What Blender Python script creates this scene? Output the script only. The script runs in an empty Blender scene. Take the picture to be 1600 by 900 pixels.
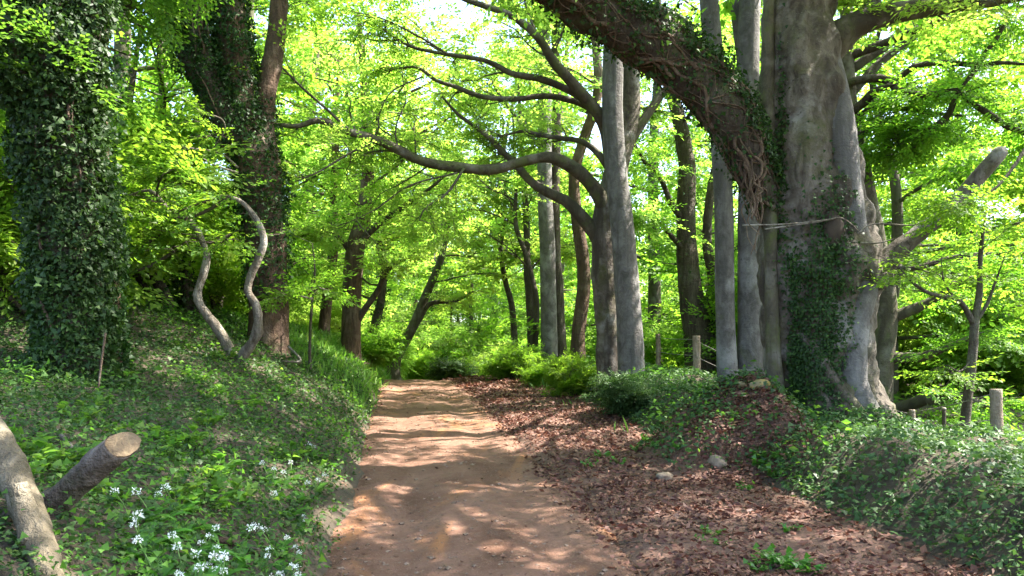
import bpy, math
import numpy as np, time
_T0 = time.time()
from math import radians

# ------------------------------------------------------------------ camera, sky, sun, exposure
SC = bpy.context.scene
COL = SC.collection
F, HX, HY, CZ = 1256.0, 800.0, 560.0, 1.6       # focal length in photo pixels, horizon row, eye height
cam_d = bpy.data.cameras.new('camera')
cam = bpy.data.objects.new('camera', cam_d); COL.objects.link(cam)
cam_d.sensor_width = 36.0
cam_d.lens = 36.0 * F / 1600.0
cam_d.shift_y = (HY - 450.0) / 1600.0
cam_d.clip_start = 0.05; cam_d.clip_end = 2000
cam.location = (0, 0, CZ); cam.rotation_euler = (radians(90), 0, 0)
SC.camera = cam

SUN_EL, SUN_AZ = 54.0, 80.0     # azimuth measured from +Y (view direction) towards +X
world = bpy.data.worlds.new('World'); SC.world = world; world.use_nodes = True
wn = world.node_tree.nodes; wl = world.node_tree.links
sky = wn.new('ShaderNodeTexSky'); sky.sky_type = 'NISHITA'; sky.sun_disc = False
sky.sun_elevation = radians(SUN_EL); sky.sun_rotation = radians(SUN_AZ)
sky.air_density = 1.0; sky.dust_density = 2.5; sky.ozone_density = 1.0
bg = wn['Background']; bg.inputs['Strength'].default_value = 0.15
wl.new(sky.outputs[0], bg.inputs['Color'])

sun_d = bpy.data.lights.new('sun', 'SUN'); sun_d.energy = 5.0; sun_d.angle = radians(0.53)
sun_d.color = (1.0, 0.94, 0.84)
sun = bpy.data.objects.new('sun', sun_d); COL.objects.link(sun)
sun.rotation_euler = (radians(90 - SUN_EL), 0, radians(180 - SUN_AZ))
sun.location = (30, 20, 40)
SC.view_settings.view_transform = 'Standard'; SC.view_settings.look = 'None'
SC.view_settings.exposure = 2.6; SC.view_settings.gamma = 1.0
SC.view_settings.use_curve_mapping = False
cy = SC.cycles
cy.use_denoising = True
cy.max_bounces = 10; cy.diffuse_bounces = 7; cy.glossy_bounces = 2; cy.transmission_bounces = 6
cy.transparent_max_bounces = 4; cy.caustics_reflective = False; cy.caustics_refractive = False
cy.sample_clamp_indirect = 6.0

RNG = np.random.default_rng(7)
UP = np.array([0., 0., 1.])

# ------------------------------------------------------------------ numeric helpers
def P(px, py, d):
    return np.array([(px - HX) / F * d, d, CZ - (py - HY) / F * d])

def PL(pts, d0, d1=None):
    """pixel polyline at a distance running from d0 to d1 metres"""
    n = len(pts); d1 = d0 if d1 is None else d1
    return np.array([P(a, b, d0 + (d1 - d0) * i / max(1, n - 1)) for i, (a, b) in enumerate(pts)])

def unit(v):
    return v / np.maximum(np.linalg.norm(v, axis=-1, keepdims=True), 1e-9)

def hash01(i, j, k, seed):
    with np.errstate(over='ignore'):
        h = (i.astype(np.uint32) * np.uint32(374761393) + j.astype(np.uint32) * np.uint32(668265263)
             + k.astype(np.uint32) * np.uint32(2147483647 - 1274126177) + np.uint32(seed * 7919 + 13) * np.uint32(2246822519))
        h = (h ^ (h >> np.uint32(13))) * np.uint32(1274126177)
        h = (h ^ (h >> np.uint32(16))) * np.uint32(2654435761)
        h = h ^ (h >> np.uint32(15))
    return h.astype(np.float64) / 4294967295.0

def vnoise(p, seed=0):
    p = np.asarray(p, float); i0 = np.floor(p).astype(np.int64); f = p - i0; f = f * f * (3 - 2 * f)
    out = 0
    for a in (0, 1):
        wa = f[..., 0] if a else 1 - f[..., 0]
        for b in (0, 1):
            wb = f[..., 1] if b else 1 - f[..., 1]
            for c in (0, 1):
                wc = f[..., 2] if c else 1 - f[..., 2]
                out = out + wa * wb * wc * hash01(i0[..., 0] + a, i0[..., 1] + b, i0[..., 2] + c, seed)
    return out * 2 - 1

def fbm(p, seed=0, octv=3):
    p = np.asarray(p, float); s = 0; a = 1.0; t = 0
    for o in range(octv):
        s = s + a * vnoise(p * 2 ** o, seed + o); t += a; a *= .5
    return s / t

def fbm2(x, y, freq, seed=0, octv=3):
    return fbm(np.stack([x * freq, y * freq, np.zeros_like(x) + .37], -1), seed, octv)

def sstep(a, b, x):
    t = np.clip((x - a) / (b - a), 0, 1); return t * t * (3 - 2 * t)

# ------------------------------------------------------------------ terrain
PZY = np.array([-40, 0, 5, 9, 13, 17, 21, 25, 27, 30, 36, 45, 60, 100, 300.])
PZZ = np.array([0, 0, 0.0, .14, .36, .58, .76, .87, .88, .80, .40, -.4, -1.2, -2.8, -8.])
XCY = np.array([-40, 0, 27, 40, 55, 80, 300.])
XCX = np.array([1.5, .65, -3.13, -4.0, -4.4, -4.0, -4.0])

def xc(Y): return np.interp(Y, XCY, XCX)
def pz(Y): return np.interp(Y, PZY, PZZ)

def ground(x, Y, fine=True):
    x = np.asarray(x, float); Y = np.asarray(Y, float)
    u = x - xc(Y) + .10 * fbm2(x * 0, Y, .45, 3)
    z = pz(Y)
    ul = np.maximum(-(u + 1.22), 0)
    w = np.interp(Y, [5, 9, 13], [1.15, 1.25, .9])
    hl = .95 * (1 - np.exp(-ul / w)) + .12 * np.minimum(ul, 9) + np.interp(Y, [9, 13], [0, .19]) * np.minimum(ul, 6)
    hl *= np.interp(Y, [24, 34], [1, .75])
    ur = np.maximum(u - 1.15, 0)
    A = np.interp(Y, [4, 7, 10, 13, 16, 30], [.48, .50, .42, .40, .42, .40])
    hr = .035 * np.minimum(ur, 2.6) + .04 * sstep(0, .35, ur)
    top = sstep(2.15, 2.95, ur) * (1 - sstep(4.3, 5.8, ur))
    hr = hr + A * top - .25 * sstep(4.6, 7.5, ur)
    z = z + hl + hr
    rh = np.sqrt(((x - 2.72) / .78) ** 2 + ((Y - 10.4) / .95) ** 2) + .22 * fbm2(x, Y, 1.6, 16)
    z = z + .62 * np.exp(-np.maximum(rh, 0) ** 4) * (1 + .25 * fbm2(x, Y, 3.0, 17))      # rubble hump beside the old beech
    z = z + (.26 * fbm2(x, Y, 1.1, 18) + .16 * fbm2(x, Y, 3.0, 19)) * top
    z = z + .10 * np.exp(-((x - 4.0) / 1.0) ** 2 - ((Y - 11.1) / 1.0) ** 2)
    onpath = 1 - sstep(.9, 1.35, np.abs(u))
    z = z + (1 - onpath) * (.10 * fbm2(x, Y, .7, 11) + .05 * fbm2(x, Y, 2.3, 21))
    if fine:
        z = z - .10 * onpath
    return z

def gn(x, Y):
    e = .08
    dx = (ground(x + e, Y) - ground(x - e, Y)) / (2 * e); dy = (ground(x, Y + e) - ground(x, Y - e)) / (2 * e)
    return unit(np.stack([-dx, -dy, np.ones_like(dx)], -1))

def path_z(x, Y):
    u = x - xc(Y) + .10 * fbm2(x * 0, Y, .45, 3)
    base = pz(Y) + .10 * np.minimum(np.maximum(u - 1.15, 0), 2.6) * 0
    rut = -.035 * np.exp(-((u - .62) / .2) ** 2) - .03 * np.exp(-((u + .6) / .22) ** 2)
    rel = .025 * fbm2(x, Y, .9, 31) + .016 * fbm2(x, Y, 3.1, 41) + .02 * fbm2(x, Y, 10, 51)
    edge = .16 * sstep(1.05, 1.7, np.abs(u) + .16 * fbm2(x, Y, 1.7, 55))
    return base + rut + rel - edge

# ------------------------------------------------------------------ mesh builders
def mesh_np(name, V, faces, smooth=False):
    """faces: list of (M,k) int arrays"""
    me = bpy.data.meshes.new(name)
    V = np.ascontiguousarray(V, np.float32)
    me.vertices.add(len(V)); me.vertices.foreach_set('co', V.ravel())
    faces = [np.asarray(f) for f in faces if len(f)]
    nl = sum(f.size for f in faces); nf = sum(len(f) for f in faces)
    me.loops.add(nl); me.loops.foreach_set('vertex_index', np.concatenate([f.ravel() for f in faces]).astype(np.int32))
    me.polygons.add(nf)
    st = []; o = 0
    for f in faces:
        st.append(o + np.arange(len(f)) * f.shape[1]); o += f.size
    me.polygons.foreach_set('loop_start', np.concatenate(st).astype(np.int32))
    if smooth: me.polygons.foreach_set('use_smooth', np.ones(nf, bool))
    else: me.polygons.foreach_set('use_smooth', np.zeros(nf, bool))
    me.update(calc_edges=True)
    return me

def link(name, me, mat, parent=None, **kw):
    o = bpy.data.objects.new(name, me); COL.objects.link(o)
    if mat is not None and me is not None and not me.materials: me.materials.append(mat)
    if parent is not None: o.parent = parent; o.matrix_parent_inverse = parent.matrix_world.inverted()
    for k, v in kw.items(): o[k] = v
    return o

def thing(name, label, cat, loc=(0, 0, 0), group=None):
    o = bpy.data.objects.new(name, None); COL.objects.link(o)
    o.empty_display_size = .2; o.location = loc
    o['label'] = label; o['category'] = cat
    if group: o['group'] = group
    return o

def part(name, V, faces, mat, root, smooth=True, under=None, **kw):
    """a part given in world coordinates, stored relative to its thing"""
    L = np.array(root.location)
    me = mesh_np(name, np.asarray(V) - L, faces, smooth)
    o = bpy.data.objects.new(name, me); COL.objects.link(o); me.materials.append(mat); o.parent = root if under is None else under
    for k, v in kw.items(): o[k] = v
    return o

def copy_tree(o, loc, rz, s, label=None, group=None):
    c = o.copy(); COL.objects.link(c); c.location = loc; c.rotation_euler = (0, 0, rz); c.scale = (s, s, s)
    if label: c['label'] = label
    if group: c['group'] = group
    for ch in o.children:
        if loc[1] > 45 and ch.name.startswith('limb'): continue      # too small to show
        d = ch.copy(); COL.objects.link(d); d.parent = c
        for g in ch.children:
            e = g.copy(); COL.objects.link(e); e.parent = d
    return c

def spline(pts, n):
    pts = np.asarray(pts, float)
    p = np.vstack([2 * pts[0] - pts[1], pts, 2 * pts[-1] - pts[-2]])
    m = len(pts) - 1
    t = np.linspace(0, m, n); i = np.minimum(t.astype(int), m - 1); f = (t - i)[:, None]
    p0, p1, p2, p3 = p[i], p[i + 1], p[i + 2], p[i + 3]
    return .5 * (2 * p1 + (p2 - p0) * f + (2 * p0 - 5 * p1 + 4 * p2 - p3) * f ** 2 + (3 * p1 - p0 - 3 * p2 + p3) * f ** 3)

class Tube:
    def __init__(s, pts, rad, seg=12, n=None, lump=.0, lfreq=2.0, seed=0, flare=0, flarez=.5, lobes=5, wob=0, squash=None, ridge=0, ridgek=9):
        pts = np.asarray(pts, float)
        L = np.linalg.norm(np.diff(pts, axis=0), axis=1).sum()
        if n is None: n = max(len(pts) * 3, int(L / .16) + 2)
        C = spline(pts, n)
        if wob: C = C + wob * np.stack([fbm(C * 1.3 + 11 * k, seed + 70 + k) for k in range(3)], -1) * np.linspace(0, 1, n)[:, None]
        R = np.interp(np.linspace(0, 1, n), np.linspace(0, 1, len(rad)), rad)
        T = unit(np.gradient(C, axis=0))
        ref = np.array([0, 1., 0]) if abs(T[0][1]) < .8 else np.array([1., 0, 0])
        N = np.zeros_like(C); v = unit(ref - T[0] * (ref @ T[0]))
        for i in range(n):
            v = unit(v - T[i] * (v @ T[i])); N[i] = v
        B = np.cross(T, N)
        s.C, s.N, s.B, s.R, s.T, s.L, s.n, s.seg = C, N, B, R, T, L, n, seg
        th = np.arange(seg) / seg * 2 * np.pi
        dirs = N[:, None] * np.cos(th)[None, :, None] + B[:, None] * np.sin(th)[None, :, None]
        rr = np.repeat(R[:, None], seg, 1)
        pos = C[:, None] + dirs * rr[..., None]
        if lump: rr = rr * (1 + lump * fbm(pos * lfreq, seed, 4))
        if ridge: rr = rr * (1 + ridge * fbm(np.stack([np.repeat(np.cos(th)[None] * ridgek, n, 0), np.repeat(np.sin(th)[None] * ridgek, n, 0), np.repeat(np.arange(n)[:, None] * L / n * .9, seg, 1)], -1) * .5, seed + 5, 3))
        if flare:
            h = np.arange(n) * (L / (n - 1))
            fl = flare * np.exp(-h / flarez)
            lob = .55 + .45 * np.cos(lobes * th + seed) + .25 * np.cos((lobes - 2) * th + 2.1 * seed)
            rr = rr * (1 + fl[:, None] * lob[None])
        s.rr, s.dirs = rr, dirs
        s.V = (C[:, None] + dirs * rr[..., None]).reshape(-1, 3)
        i = np.arange(n - 1)[:, None] * seg; j = np.arange(seg)[None]; j2 = (j + 1) % seg
        s.Fq = np.stack([i + j, i + j2, i + seg + j2, i + seg + j], -1).reshape(-1, 4)
        s.Fc = [np.arange(seg)[None, ::-1], (np.arange(seg) + (n - 1) * seg)[None]]
    def faces(s): return [s.Fq] + s.Fc
    def surf(s, m, rng, t0=0., t1=1., off=(0, .05), th=None):
        t = rng.uniform(t0, t1, m) * (s.n - 1); i = np.minimum(t.astype(int), s.n - 2); f = (t - i)[:, None]
        a = rng.uniform(0, 2 * np.pi, m) if th is None else rng.uniform(th[0], th[1], m)
        k = (a / (2 * np.pi) * s.seg).astype(int) % s.seg
        C = s.C[i] * (1 - f) + s.C[i + 1] * f
        d = unit(s.N[i] * np.cos(a)[:, None] + s.B[i] * np.sin(a)[:, None])
        r = s.rr[i, k] + rng.uniform(off[0], off[1], m)
        return C + d * r[:, None], d, s.T[i]
    def at(s, t, a, off=0.):
        t = np.clip(np.asarray(t, float), 0, 1) * (s.n - 1); i = np.minimum(t.astype(int), s.n - 2); f = (t - i)[:, None]
        k = np.round(np.asarray(a) / (2 * np.pi) * s.seg).astype(int) % s.seg
        C = s.C[i] * (1 - f) + s.C[i + 1] * f
        d = unit(s.N[i] * np.cos(a)[:, None] + s.B[i] * np.sin(a)[:, None])
        return C + d * (s.rr[i, k] + off)[:, None]

def join(parts):
    """[(V, [faces])] -> one V, faces"""
    Vs = []; by = {}; o = 0
    for V, fs in parts:
        Vs.append(V)
        for f in fs:
            f = np.asarray(f)
            if len(f): by.setdefault(f.shape[1], []).append(f + o)
        o += len(V)
    return np.concatenate(Vs), [np.concatenate(v) for v in by.values()]

def thin_tubes(A, r0, r1, seg=3):
    """A (N,K,3) polylines -> one mesh of thin tapered tubes"""
    N, K, _ = A.shape
    T = unit(np.gradient(A, axis=1))
    ref = np.where(np.abs(T[..., 2:3]) > .9, np.array([1., 0, 0]), UP)
    X = unit(np.cross(T, ref)); Y = np.cross(T, X)
    r0 = np.broadcast_to(r0, (N,)); r1 = np.broadcast_to(r1, (N,))
    R = r0[:, None] + (r1 - r0)[:, None] * np.linspace(0, 1, K)[None]
    th = np.arange(seg) / seg * 2 * np.pi
    V = A[:, :, None] + R[:, :, None, None] * (X[:, :, None] * np.cos(th)[None, None, :, None] + Y[:, :, None] * np.sin(th)[None, None, :, None])
    b = (np.arange(N) * K * seg)[:, None, None]; i = (np.arange(K - 1) * seg)[None, :, None]; j = np.arange(seg)[None, None]; j2 = (j + 1) % seg
    Fq = np.stack([b + i + j, b + i + j2, b + i + seg + j2, b + i + seg + j], -1).reshape(-1, 4)
    return V.reshape(-1, 3), [Fq]

# ---- leaves
QUAD = np.array([[0, 0, 0], [.52, -.30, .05], [1, 0, -.04], [.52, .30, .05]])                      # beech leaf, folded
IVY = np.array([[0, 0, 0], [.08, -.46, -.03], [.45, -.27, .03], [1, 0, -.06], [.45, .27, .03], [.08, .46, -.03]])
IVY5 = np.array([[.06, -.44, -.03], [.48, -.24, .03], [1, 0, -.06], [.48, .24, .03], [.06, .44, -.03]])
DEAD = np.array([[0, 0, .05], [.45, -.28, -.04], [1, 0, .14], [.55, .30, .10]])
BLADE = np.array([[0, -.035, 0], [0, .035, 0], [.55, .025, .10], [1., 0, -.06]])

def frames(d, n):
    x = unit(d); z = unit(n - x * np.sum(n * x, -1, keepdims=True)); y = np.cross(z, x)
    return np.stack([x, y, z], -1)          # columns are axes

def leaf_verts(shape, pos, fr, sc):
    V = np.einsum('nij,kj->nki', fr, shape) * np.asarray(sc).reshape(-1, 1, 1) + pos[:, None]
    k = len(shape); n = len(pos)
    return V.reshape(-1, 3), [np.arange(n * k).reshape(n, k)]

def make_sprays(T=7, leaf=.075, seed=1, layer=.22):
    """leafy twig tips lying flat: (T,K,4,3)"""
    rng = np.random.default_rng(seed); out = []
    for t in range(T):
        L = []
        def shoot(o, ang, ln, n):
            ax = np.array([math.cos(ang), math.sin(ang), 0])
            for k in range(n):
                s = (k + .7) / n
                side = 1 if k % 2 else -1
                a = ang + side * rng.uniform(.5, 1.0) * (1 - .6 * (s > .95))
                if k == n - 1: a = ang
                p = o + ax * ln * s + np.array([0, 0, -.10 * ln * s * s + rng.normal(0, .012)])
                d = np.array([math.cos(a), math.sin(a), rng.normal(-.18, .22)])
                nn = np.array([rng.normal(0, layer), rng.normal(0, layer), 1])
                fr = frames(d[None], nn[None])
                L.append(leaf_verts(QUAD, p[None], fr, [leaf * rng.uniform(.75, 1.2)])[0])
            return
        shoot(np.zeros(3), 0, .42, 10)
        for s_, a_ in ((.10, .8), (.18, -.75), (.26, .6)):
            shoot(np.array([s_, 0, 0]), a_ + rng.normal(0, .12), rng.uniform(.2, .3), 6)
        out.append(np.array(L))
    return np.array(out)
SPRAY = make_sprays()
SPRAY_BIG = make_sprays(leaf=.115, seed=5, layer=.3)[:, ::2]

def stamp(sprays, pos, d, n, sc, rng):
    fr = frames(d, n); idx = rng.integers(0, len(sprays), len(pos))
    S = sprays[idx] * np.asarray(sc).reshape(-1, 1, 1, 1)
    V = np.einsum('nij,nkvj->nkvi', fr, S) + pos[:, None, None]
    V = V.reshape(-1, 3); return V, [np.arange(len(V)).reshape(-1, 4)]

def interp_poly(A, t):
    """A (N,K,3), t (N,m) -> pos, tangent (N,m,3)"""
    N, K, _ = A.shape; x = t * (K - 1); i = np.minimum(x.astype(int), K - 2); f = (x - i)[..., None]
    r = np.arange(N)[:, None]
    return A[r, i] * (1 - f) + A[r, i + 1] * f, unit(A[r, i + 1] - A[r, i])

def children(A, m, rng, t0=.2, t1=1., ang=(.5, 1.1), frac=(.3, .55), K=6, flat=.25, rise=.05, droop=.08, minlen=.25, maxlen=3.5, wander=.12, bias=None):
    N = len(A); L = np.linalg.norm(np.diff(A, axis=1), axis=2).sum(1)
    t = np.sort(rng.uniform(t0, t1, (N, m)), 1); t[:, -1] = np.maximum(t[:, -1], .97)
    p, T = interp_poly(A, t)
    side = unit(np.cross(T, UP) + 1e-4); sg = np.where(np.arange(m) % 2, 1., -1.)[None, :, None] * np.where(rng.random((N, 1, 1)) < .5, 1, -1)
    a = rng.uniform(ang[0], ang[1], (N, m, 1))
    d = T * np.cos(a) + side * np.sin(a) * sg + UP * rng.normal(rise, .22, (N, m, 1))
    if bias is not None: d = d + np.asarray(bias)
    d = d + rng.normal(0, .1, (N, m, 3)); d[..., 2] *= np.where(np.abs(T[..., 2]) > .75, 1, 1 - flat)
    d = unit(d).reshape(-1, 3); p = p.reshape(-1, 3)
    ln = np.clip((L[:, None] * rng.uniform(frac[0], frac[1], (N, m)) * (1.15 - .55 * t)), minlen, maxlen).reshape(-1)
    s = np.linspace(0, 1, K)
    w = np.cumsum(rng.normal(0, wander, (len(p), K, 3)), 1); w[:, 0] = 0; w[..., 2] *= .6
    B = p[:, None] + d[:, None] * (ln[:, None] * s)[..., None] + w * (ln[:, None] * s)[..., None]
    B[..., 2] -= droop * ln[:, None] * s[None] ** 2
    return B, ln

def to_poly(C, K=14):
    t = np.linspace(0, len(C) - 1, K); i = np.minimum(t.astype(int), len(C) - 2); f = (t - i)[:, None]
    return C[i] * (1 - f) + C[i + 1] * f

def foliage(limbs, rng, m1=7, m2=5, ns=4, sc=1.0, big=False, t0=.2, r1=.018, r2=.006, nlean=.25, keep=None, frac1=(.3, .5), frac2=(.3, .5), droop=.08, tube2=True, bias=None):
    """limbs (N,K,3) -> twig tubes mesh + leaf mesh"""
    A1, l1 = children(limbs, m1, rng, t0=t0, frac=frac1, droop=droop, bias=bias)
    A2, l2 = children(A1, m2, rng, t0=.2, frac=frac2, K=5, maxlen=1.4, droop=droop)
    src = np.concatenate([A2, np.stack([interp_poly(A1, np.repeat(np.linspace(.3, 1, 5)[None], len(A1), 0))[0]], 0)[0]])
    if keep is not None:
        src = src[keep(src[:, -1])]; A1 = A1[keep(A1[:, -1])]; A2 = A2[keep(A2[:, -1])]
    t = rng.uniform(.15, 1., (len(src), ns)); p, T = interp_poly(src, t)
    p = p.reshape(-1, 3); T = T.reshape(-1, 3)
    d = unit(T + rng.normal(0, .55, T.shape) * np.array([1, 1, .35])); d[:, 2] = np.clip(d[:, 2], -.6, .5)
    n = UP + rng.normal(0, nlean, p.shape)
    LV = stamp(SPRAY_BIG if big else SPRAY, p, d, n, sc * rng.uniform(.75, 1.25, len(p)), rng)
    parts = [thin_tubes(A1, r1, r1 * .35, 4)]
    if tube2: parts.append(thin_tubes(A2, r2, r2 * .4, 3))
    return join(parts), LV

# ------------------------------------------------------------------ materials
def newmat(name):
    m = bpy.data.materials.new(name); m.use_nodes = True
    nt = m.node_tree; nt.nodes.clear()
    return m, nt, nt.nodes, nt.links

def mixc(nt, fac, a, b):
    n = nt.nodes.new('ShaderNodeMix'); n.data_type = 'RGBA'
    def s(i, v):
        if isinstance(v, (tuple, list)): n.inputs[i].default_value = (*v[:3], 1)
        else: nt.links.new(v, n.inputs[i])
    if isinstance(fac, (int, float)): n.inputs[0].default_value = fac
    else: nt.links.new(fac, n.inputs[0])
    s(6, a); s(7, b); return n.outputs[2]

def noise(nt, co, scale, detail=4, rough=.55, dist=0):
    n = nt.nodes.new('ShaderNodeTexNoise'); n.inputs['Scale'].default_value = scale; n.inputs['Detail'].default_value = detail
    n.inputs['Roughness'].default_value = rough; n.inputs['Distortion'].default_value = dist
    nt.links.new(co, n.inputs['Vector']); return n.outputs['Fac']

def ramp(nt, fac, a, b):
    n = nt.nodes.new('ShaderNodeMapRange'); n.inputs[1].default_value = a; n.inputs[2].default_value = b
    nt.links.new(fac, n.inputs[0]); n.clamp = True; return n.outputs[0]

def coords(nt, scale=(1, 1, 1)):
    g = nt.nodes.new('ShaderNodeNewGeometry')
    if scale == (1, 1, 1): return g.outputs['Position']
    m = nt.nodes.new('ShaderNodeMapping'); m.inputs['Scale'].default_value = scale
    nt.links.new(g.outputs['Position'], m.inputs['Vector']); return m.outputs['Vector']

def leafmat(name, a, b, c, trans=.5, tcol=None, rough=.5, spec=.25):
    """a,b,c: reflect colours picked per leaf; tcol: light coming through"""
    m, nt, N, L = newmat(name)
    g = N.new('ShaderNodeNewGeometry'); oi = N.new('ShaderNodeObjectInfo')
    r = g.outputs['Random Per Island']
    c1 = mixc(nt, ramp(nt, r, .0, .6), a, b); c2 = mixc(nt, ramp(nt, r, .8, 1.), c1, c)
    patch = noise(nt, g.outputs['Position'], .55, 2)
    hs = N.new('ShaderNodeHueSaturation'); L.new(c2, hs.inputs['Color'])
    mr = N.new('ShaderNodeMapRange'); mr.inputs[1].default_value = .3; mr.inputs[2].default_value = .7
    mr.inputs[3].default_value = .8; mr.inputs[4].default_value = 1.2; L.new(patch, mr.inputs[0]); L.new(mr.outputs[0], hs.inputs['Value'])
    mh = N.new('ShaderNodeMapRange'); mh.inputs[3].default_value = .488; mh.inputs[4].default_value = .512
    L.new(oi.outputs['Random'], mh.inputs[0]); L.new(mh.outputs[0], hs.inputs['Hue'])
    pb = N.new('ShaderNodeBsdfPrincipled'); L.new(hs.outputs[0], pb.inputs['Base Color'])
    pb.inputs['Roughness'].default_value = rough; pb.inputs['Specular IOR Level'].default_value = spec
    out = N.new('ShaderNodeOutputMaterial')
    if trans:
        tr = N.new('ShaderNodeBsdfTranslucent')
        mm = N.new('ShaderNodeMix'); mm.data_type = 'RGBA'; mm.blend_type = 'MULTIPLY'; mm.inputs[0].default_value = 1
        L.new(hs.outputs[0], mm.inputs[6]); mm.inputs[7].default_value = (*tcol, 1)
        L.new(mm.outputs[2], tr.inputs['Color'])
        mx = N.new('ShaderNodeMixShader'); mx.inputs[0].default_value = trans
        L.new(pb.outputs[0], mx.inputs[1]); L.new(tr.outputs[0], mx.inputs[2]); L.new(mx.outputs[0], out.inputs[0])
    else: L.new(pb.outputs[0], out.inputs[0])
    return m

def bump(nt, h, strength, dist):
    b = nt.nodes.new('ShaderNodeBump'); b.inputs['Strength'].default_value = strength; b.inputs['Distance'].default_value = dist
    nt.links.new(h, b.inputs['Height']); return b.outputs[0]

def barkmat(name, base, dark, pale, moss, moss_amt=.4, rough_bark=False, sc=1.0):
    m, nt, N, L = newmat(name)
    co = coords(nt)
    cs = coords(nt, (6 * sc, 6 * sc, 1.2 * sc) if rough_bark else (2.5 * sc, 2.5 * sc, 1.6 * sc))
    n1 = noise(nt, cs, 2.2, 6, .65, .6)
    n2 = noise(nt, co, 1.6 * sc, 4, .6)
    n3 = noise(nt, co, 14 * sc, 4, .7)
    col = mixc(nt, ramp(nt, n1, .38, .62), dark, base)
    col = mixc(nt, ramp(nt, n2, .52, .68), col, pale)
    col = mixc(nt, ramp(nt, noise(nt, co, 2.3 * sc, 5, .7, .4), .62 - .25 * moss_amt, .82 - .25 * moss_amt), col, moss)
    stain = noise(nt, coords(nt, (3.0, 3.0, .45)), 1.0 * sc, 5, .62, .9)
    col = mixc(nt, ramp(nt, stain, .50, .66), col, dark)
    col = mixc(nt, ramp(nt, n3, .58, .72), col, dark)
    spots = noise(nt, co, 34 * sc, 3, .7)
    col = mixc(nt, ramp(nt, spots, .66, .78), col, pale)
    pb = N.new('ShaderNodeBsdfPrincipled'); L.new(col, pb.inputs['Base Color']); pb.inputs['Roughness'].default_value = .85
    pb.inputs['Specular IOR Level'].default_value = .2
    add = N.new('ShaderNodeMath'); add.operation = 'ADD'; L.new(n1, add.inputs[0]); L.new(n3, add.inputs[1])
    rings = noise(nt, coords(nt, (1.2, 1.2, 16)), 2.0, 3, .6, .3)
    add2 = N.new('ShaderNodeMath'); add2.operation = 'MULTIPLY_ADD'; L.new(rings, add2.inputs[0]); add2.inputs[1].default_value = .22; L.new(add.outputs[0], add2.inputs[2])
    L.new(bump(nt, add2.outputs[0], .95 if rough_bark else .8, .05 if rough_bark else .03), pb.inputs['Normal'])
    out = N.new('ShaderNodeOutputMaterial'); L.new(pb.outputs[0], out.inputs[0])
    return m

def plainmat(name, a, b, scale=8, rough=.8, bmp=.4, bd=.01, spec=.3):
    m, nt, N, L = newmat(name); co = coords(nt)
    n1 = noise(nt, co, scale, 6, .65, .3)
    pb = N.new('ShaderNodeBsdfPrincipled'); L.new(mixc(nt, ramp(nt, n1, .35, .65), a, b), pb.inputs['Base Color'])
    pb.inputs['Roughness'].default_value = rough; pb.inputs['Specular IOR Level'].default_value = spec
    L.new(bump(nt, n1, bmp, bd), pb.inputs['Normal'])
    out = N.new('ShaderNodeOutputMaterial'); L.new(pb.outputs[0], out.inputs[0]); return m

M = {}
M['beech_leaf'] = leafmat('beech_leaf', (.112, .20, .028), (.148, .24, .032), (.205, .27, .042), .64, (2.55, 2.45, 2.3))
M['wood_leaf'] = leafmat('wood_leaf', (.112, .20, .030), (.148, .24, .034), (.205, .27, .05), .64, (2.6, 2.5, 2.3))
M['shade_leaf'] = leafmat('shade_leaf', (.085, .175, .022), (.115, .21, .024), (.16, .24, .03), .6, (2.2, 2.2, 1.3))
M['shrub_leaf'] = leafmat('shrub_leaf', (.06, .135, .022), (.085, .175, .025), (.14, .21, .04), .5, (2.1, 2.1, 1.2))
M['ivy_leaf'] = leafmat('ivy_leaf', (.012, .032, .008), (.022, .056, .012), (.05, .098, .02), .25, (1.8, 1.9, 1.0), .5, .2)
M['bank_leaf'] = leafmat('bank_leaf', (.019, .052, .013), (.035, .085, .019), (.075, .138, .03), .3, (1.8, 1.9, 1.0), .5, .25)
M['bank_ivy'] = leafmat('bank_ivy', (.028, .066, .02), (.055, .11, .034), (.11, .16, .062), .25, (1.8, 1.9, 1.0), .5, .25)
M['garlic_leaf'] = leafmat('garlic_leaf', (.05, .14, .022), (.07, .18, .025), (.09, .2, .03), .35, (1.8, 1.9, 1.0), .35, .45)
M['petal'] = leafmat('petal', (.75, .78, .76), (.8, .82, .8), (.8, .8, .75), .3, (1, 1, 1), .6, .2)
M['grass'] = leafmat('grass_blade', (.09, .19, .03), (.13, .24, .04), (.2, .26, .07), .4, (1.7, 1.8, 1.0), .5, .3)
M['litter'] = leafmat('dead_leaf', (.06, .026, .019), (.15, .066, .045), (.29, .155, .10), .12, (1.3, 1.0, .8), .6, .3)
M['dry_leaf'] = leafmat('dry_leaf', (.30, .2, .11), (.38, .27, .15), (.45, .33, .2), .2, (1.3, 1.1, .8), .6, .3)
M['beech_bark'] = barkmat('beech_bark', (.155, .143, .138), (.075, .068, .064), (.225, .215, .212), (.085, .09, .045), .22)
M['old_beech_bark'] = barkmat('old_beech_bark', (.148, .126, .105), (.05, .039, .03), (.25, .235, .222), (.07, .068, .028), .5)
M['dark_bark'] = barkmat('dark_bark', (.085, .068, .05), (.04, .03, .022), (.12, .105, .085), (.06, .075, .022), .35, True)
M['red_bark'] = barkmat('red_bark', (.13, .082, .055), (.055, .035, .025), (.17, .13, .1), (.07, .08, .03), .3, True)
M['limb_bark'] = barkmat('limb_bark', (.10, .085, .062), (.05, .042, .03), (.17, .155, .13), (.08, .095, .03), .5)
M['pale_bark'] = barkmat('pale_bark', (.23, .20, .165), (.10, .08, .06), (.33, .30, .26), (.13, .12, .06), .2, True)
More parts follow.
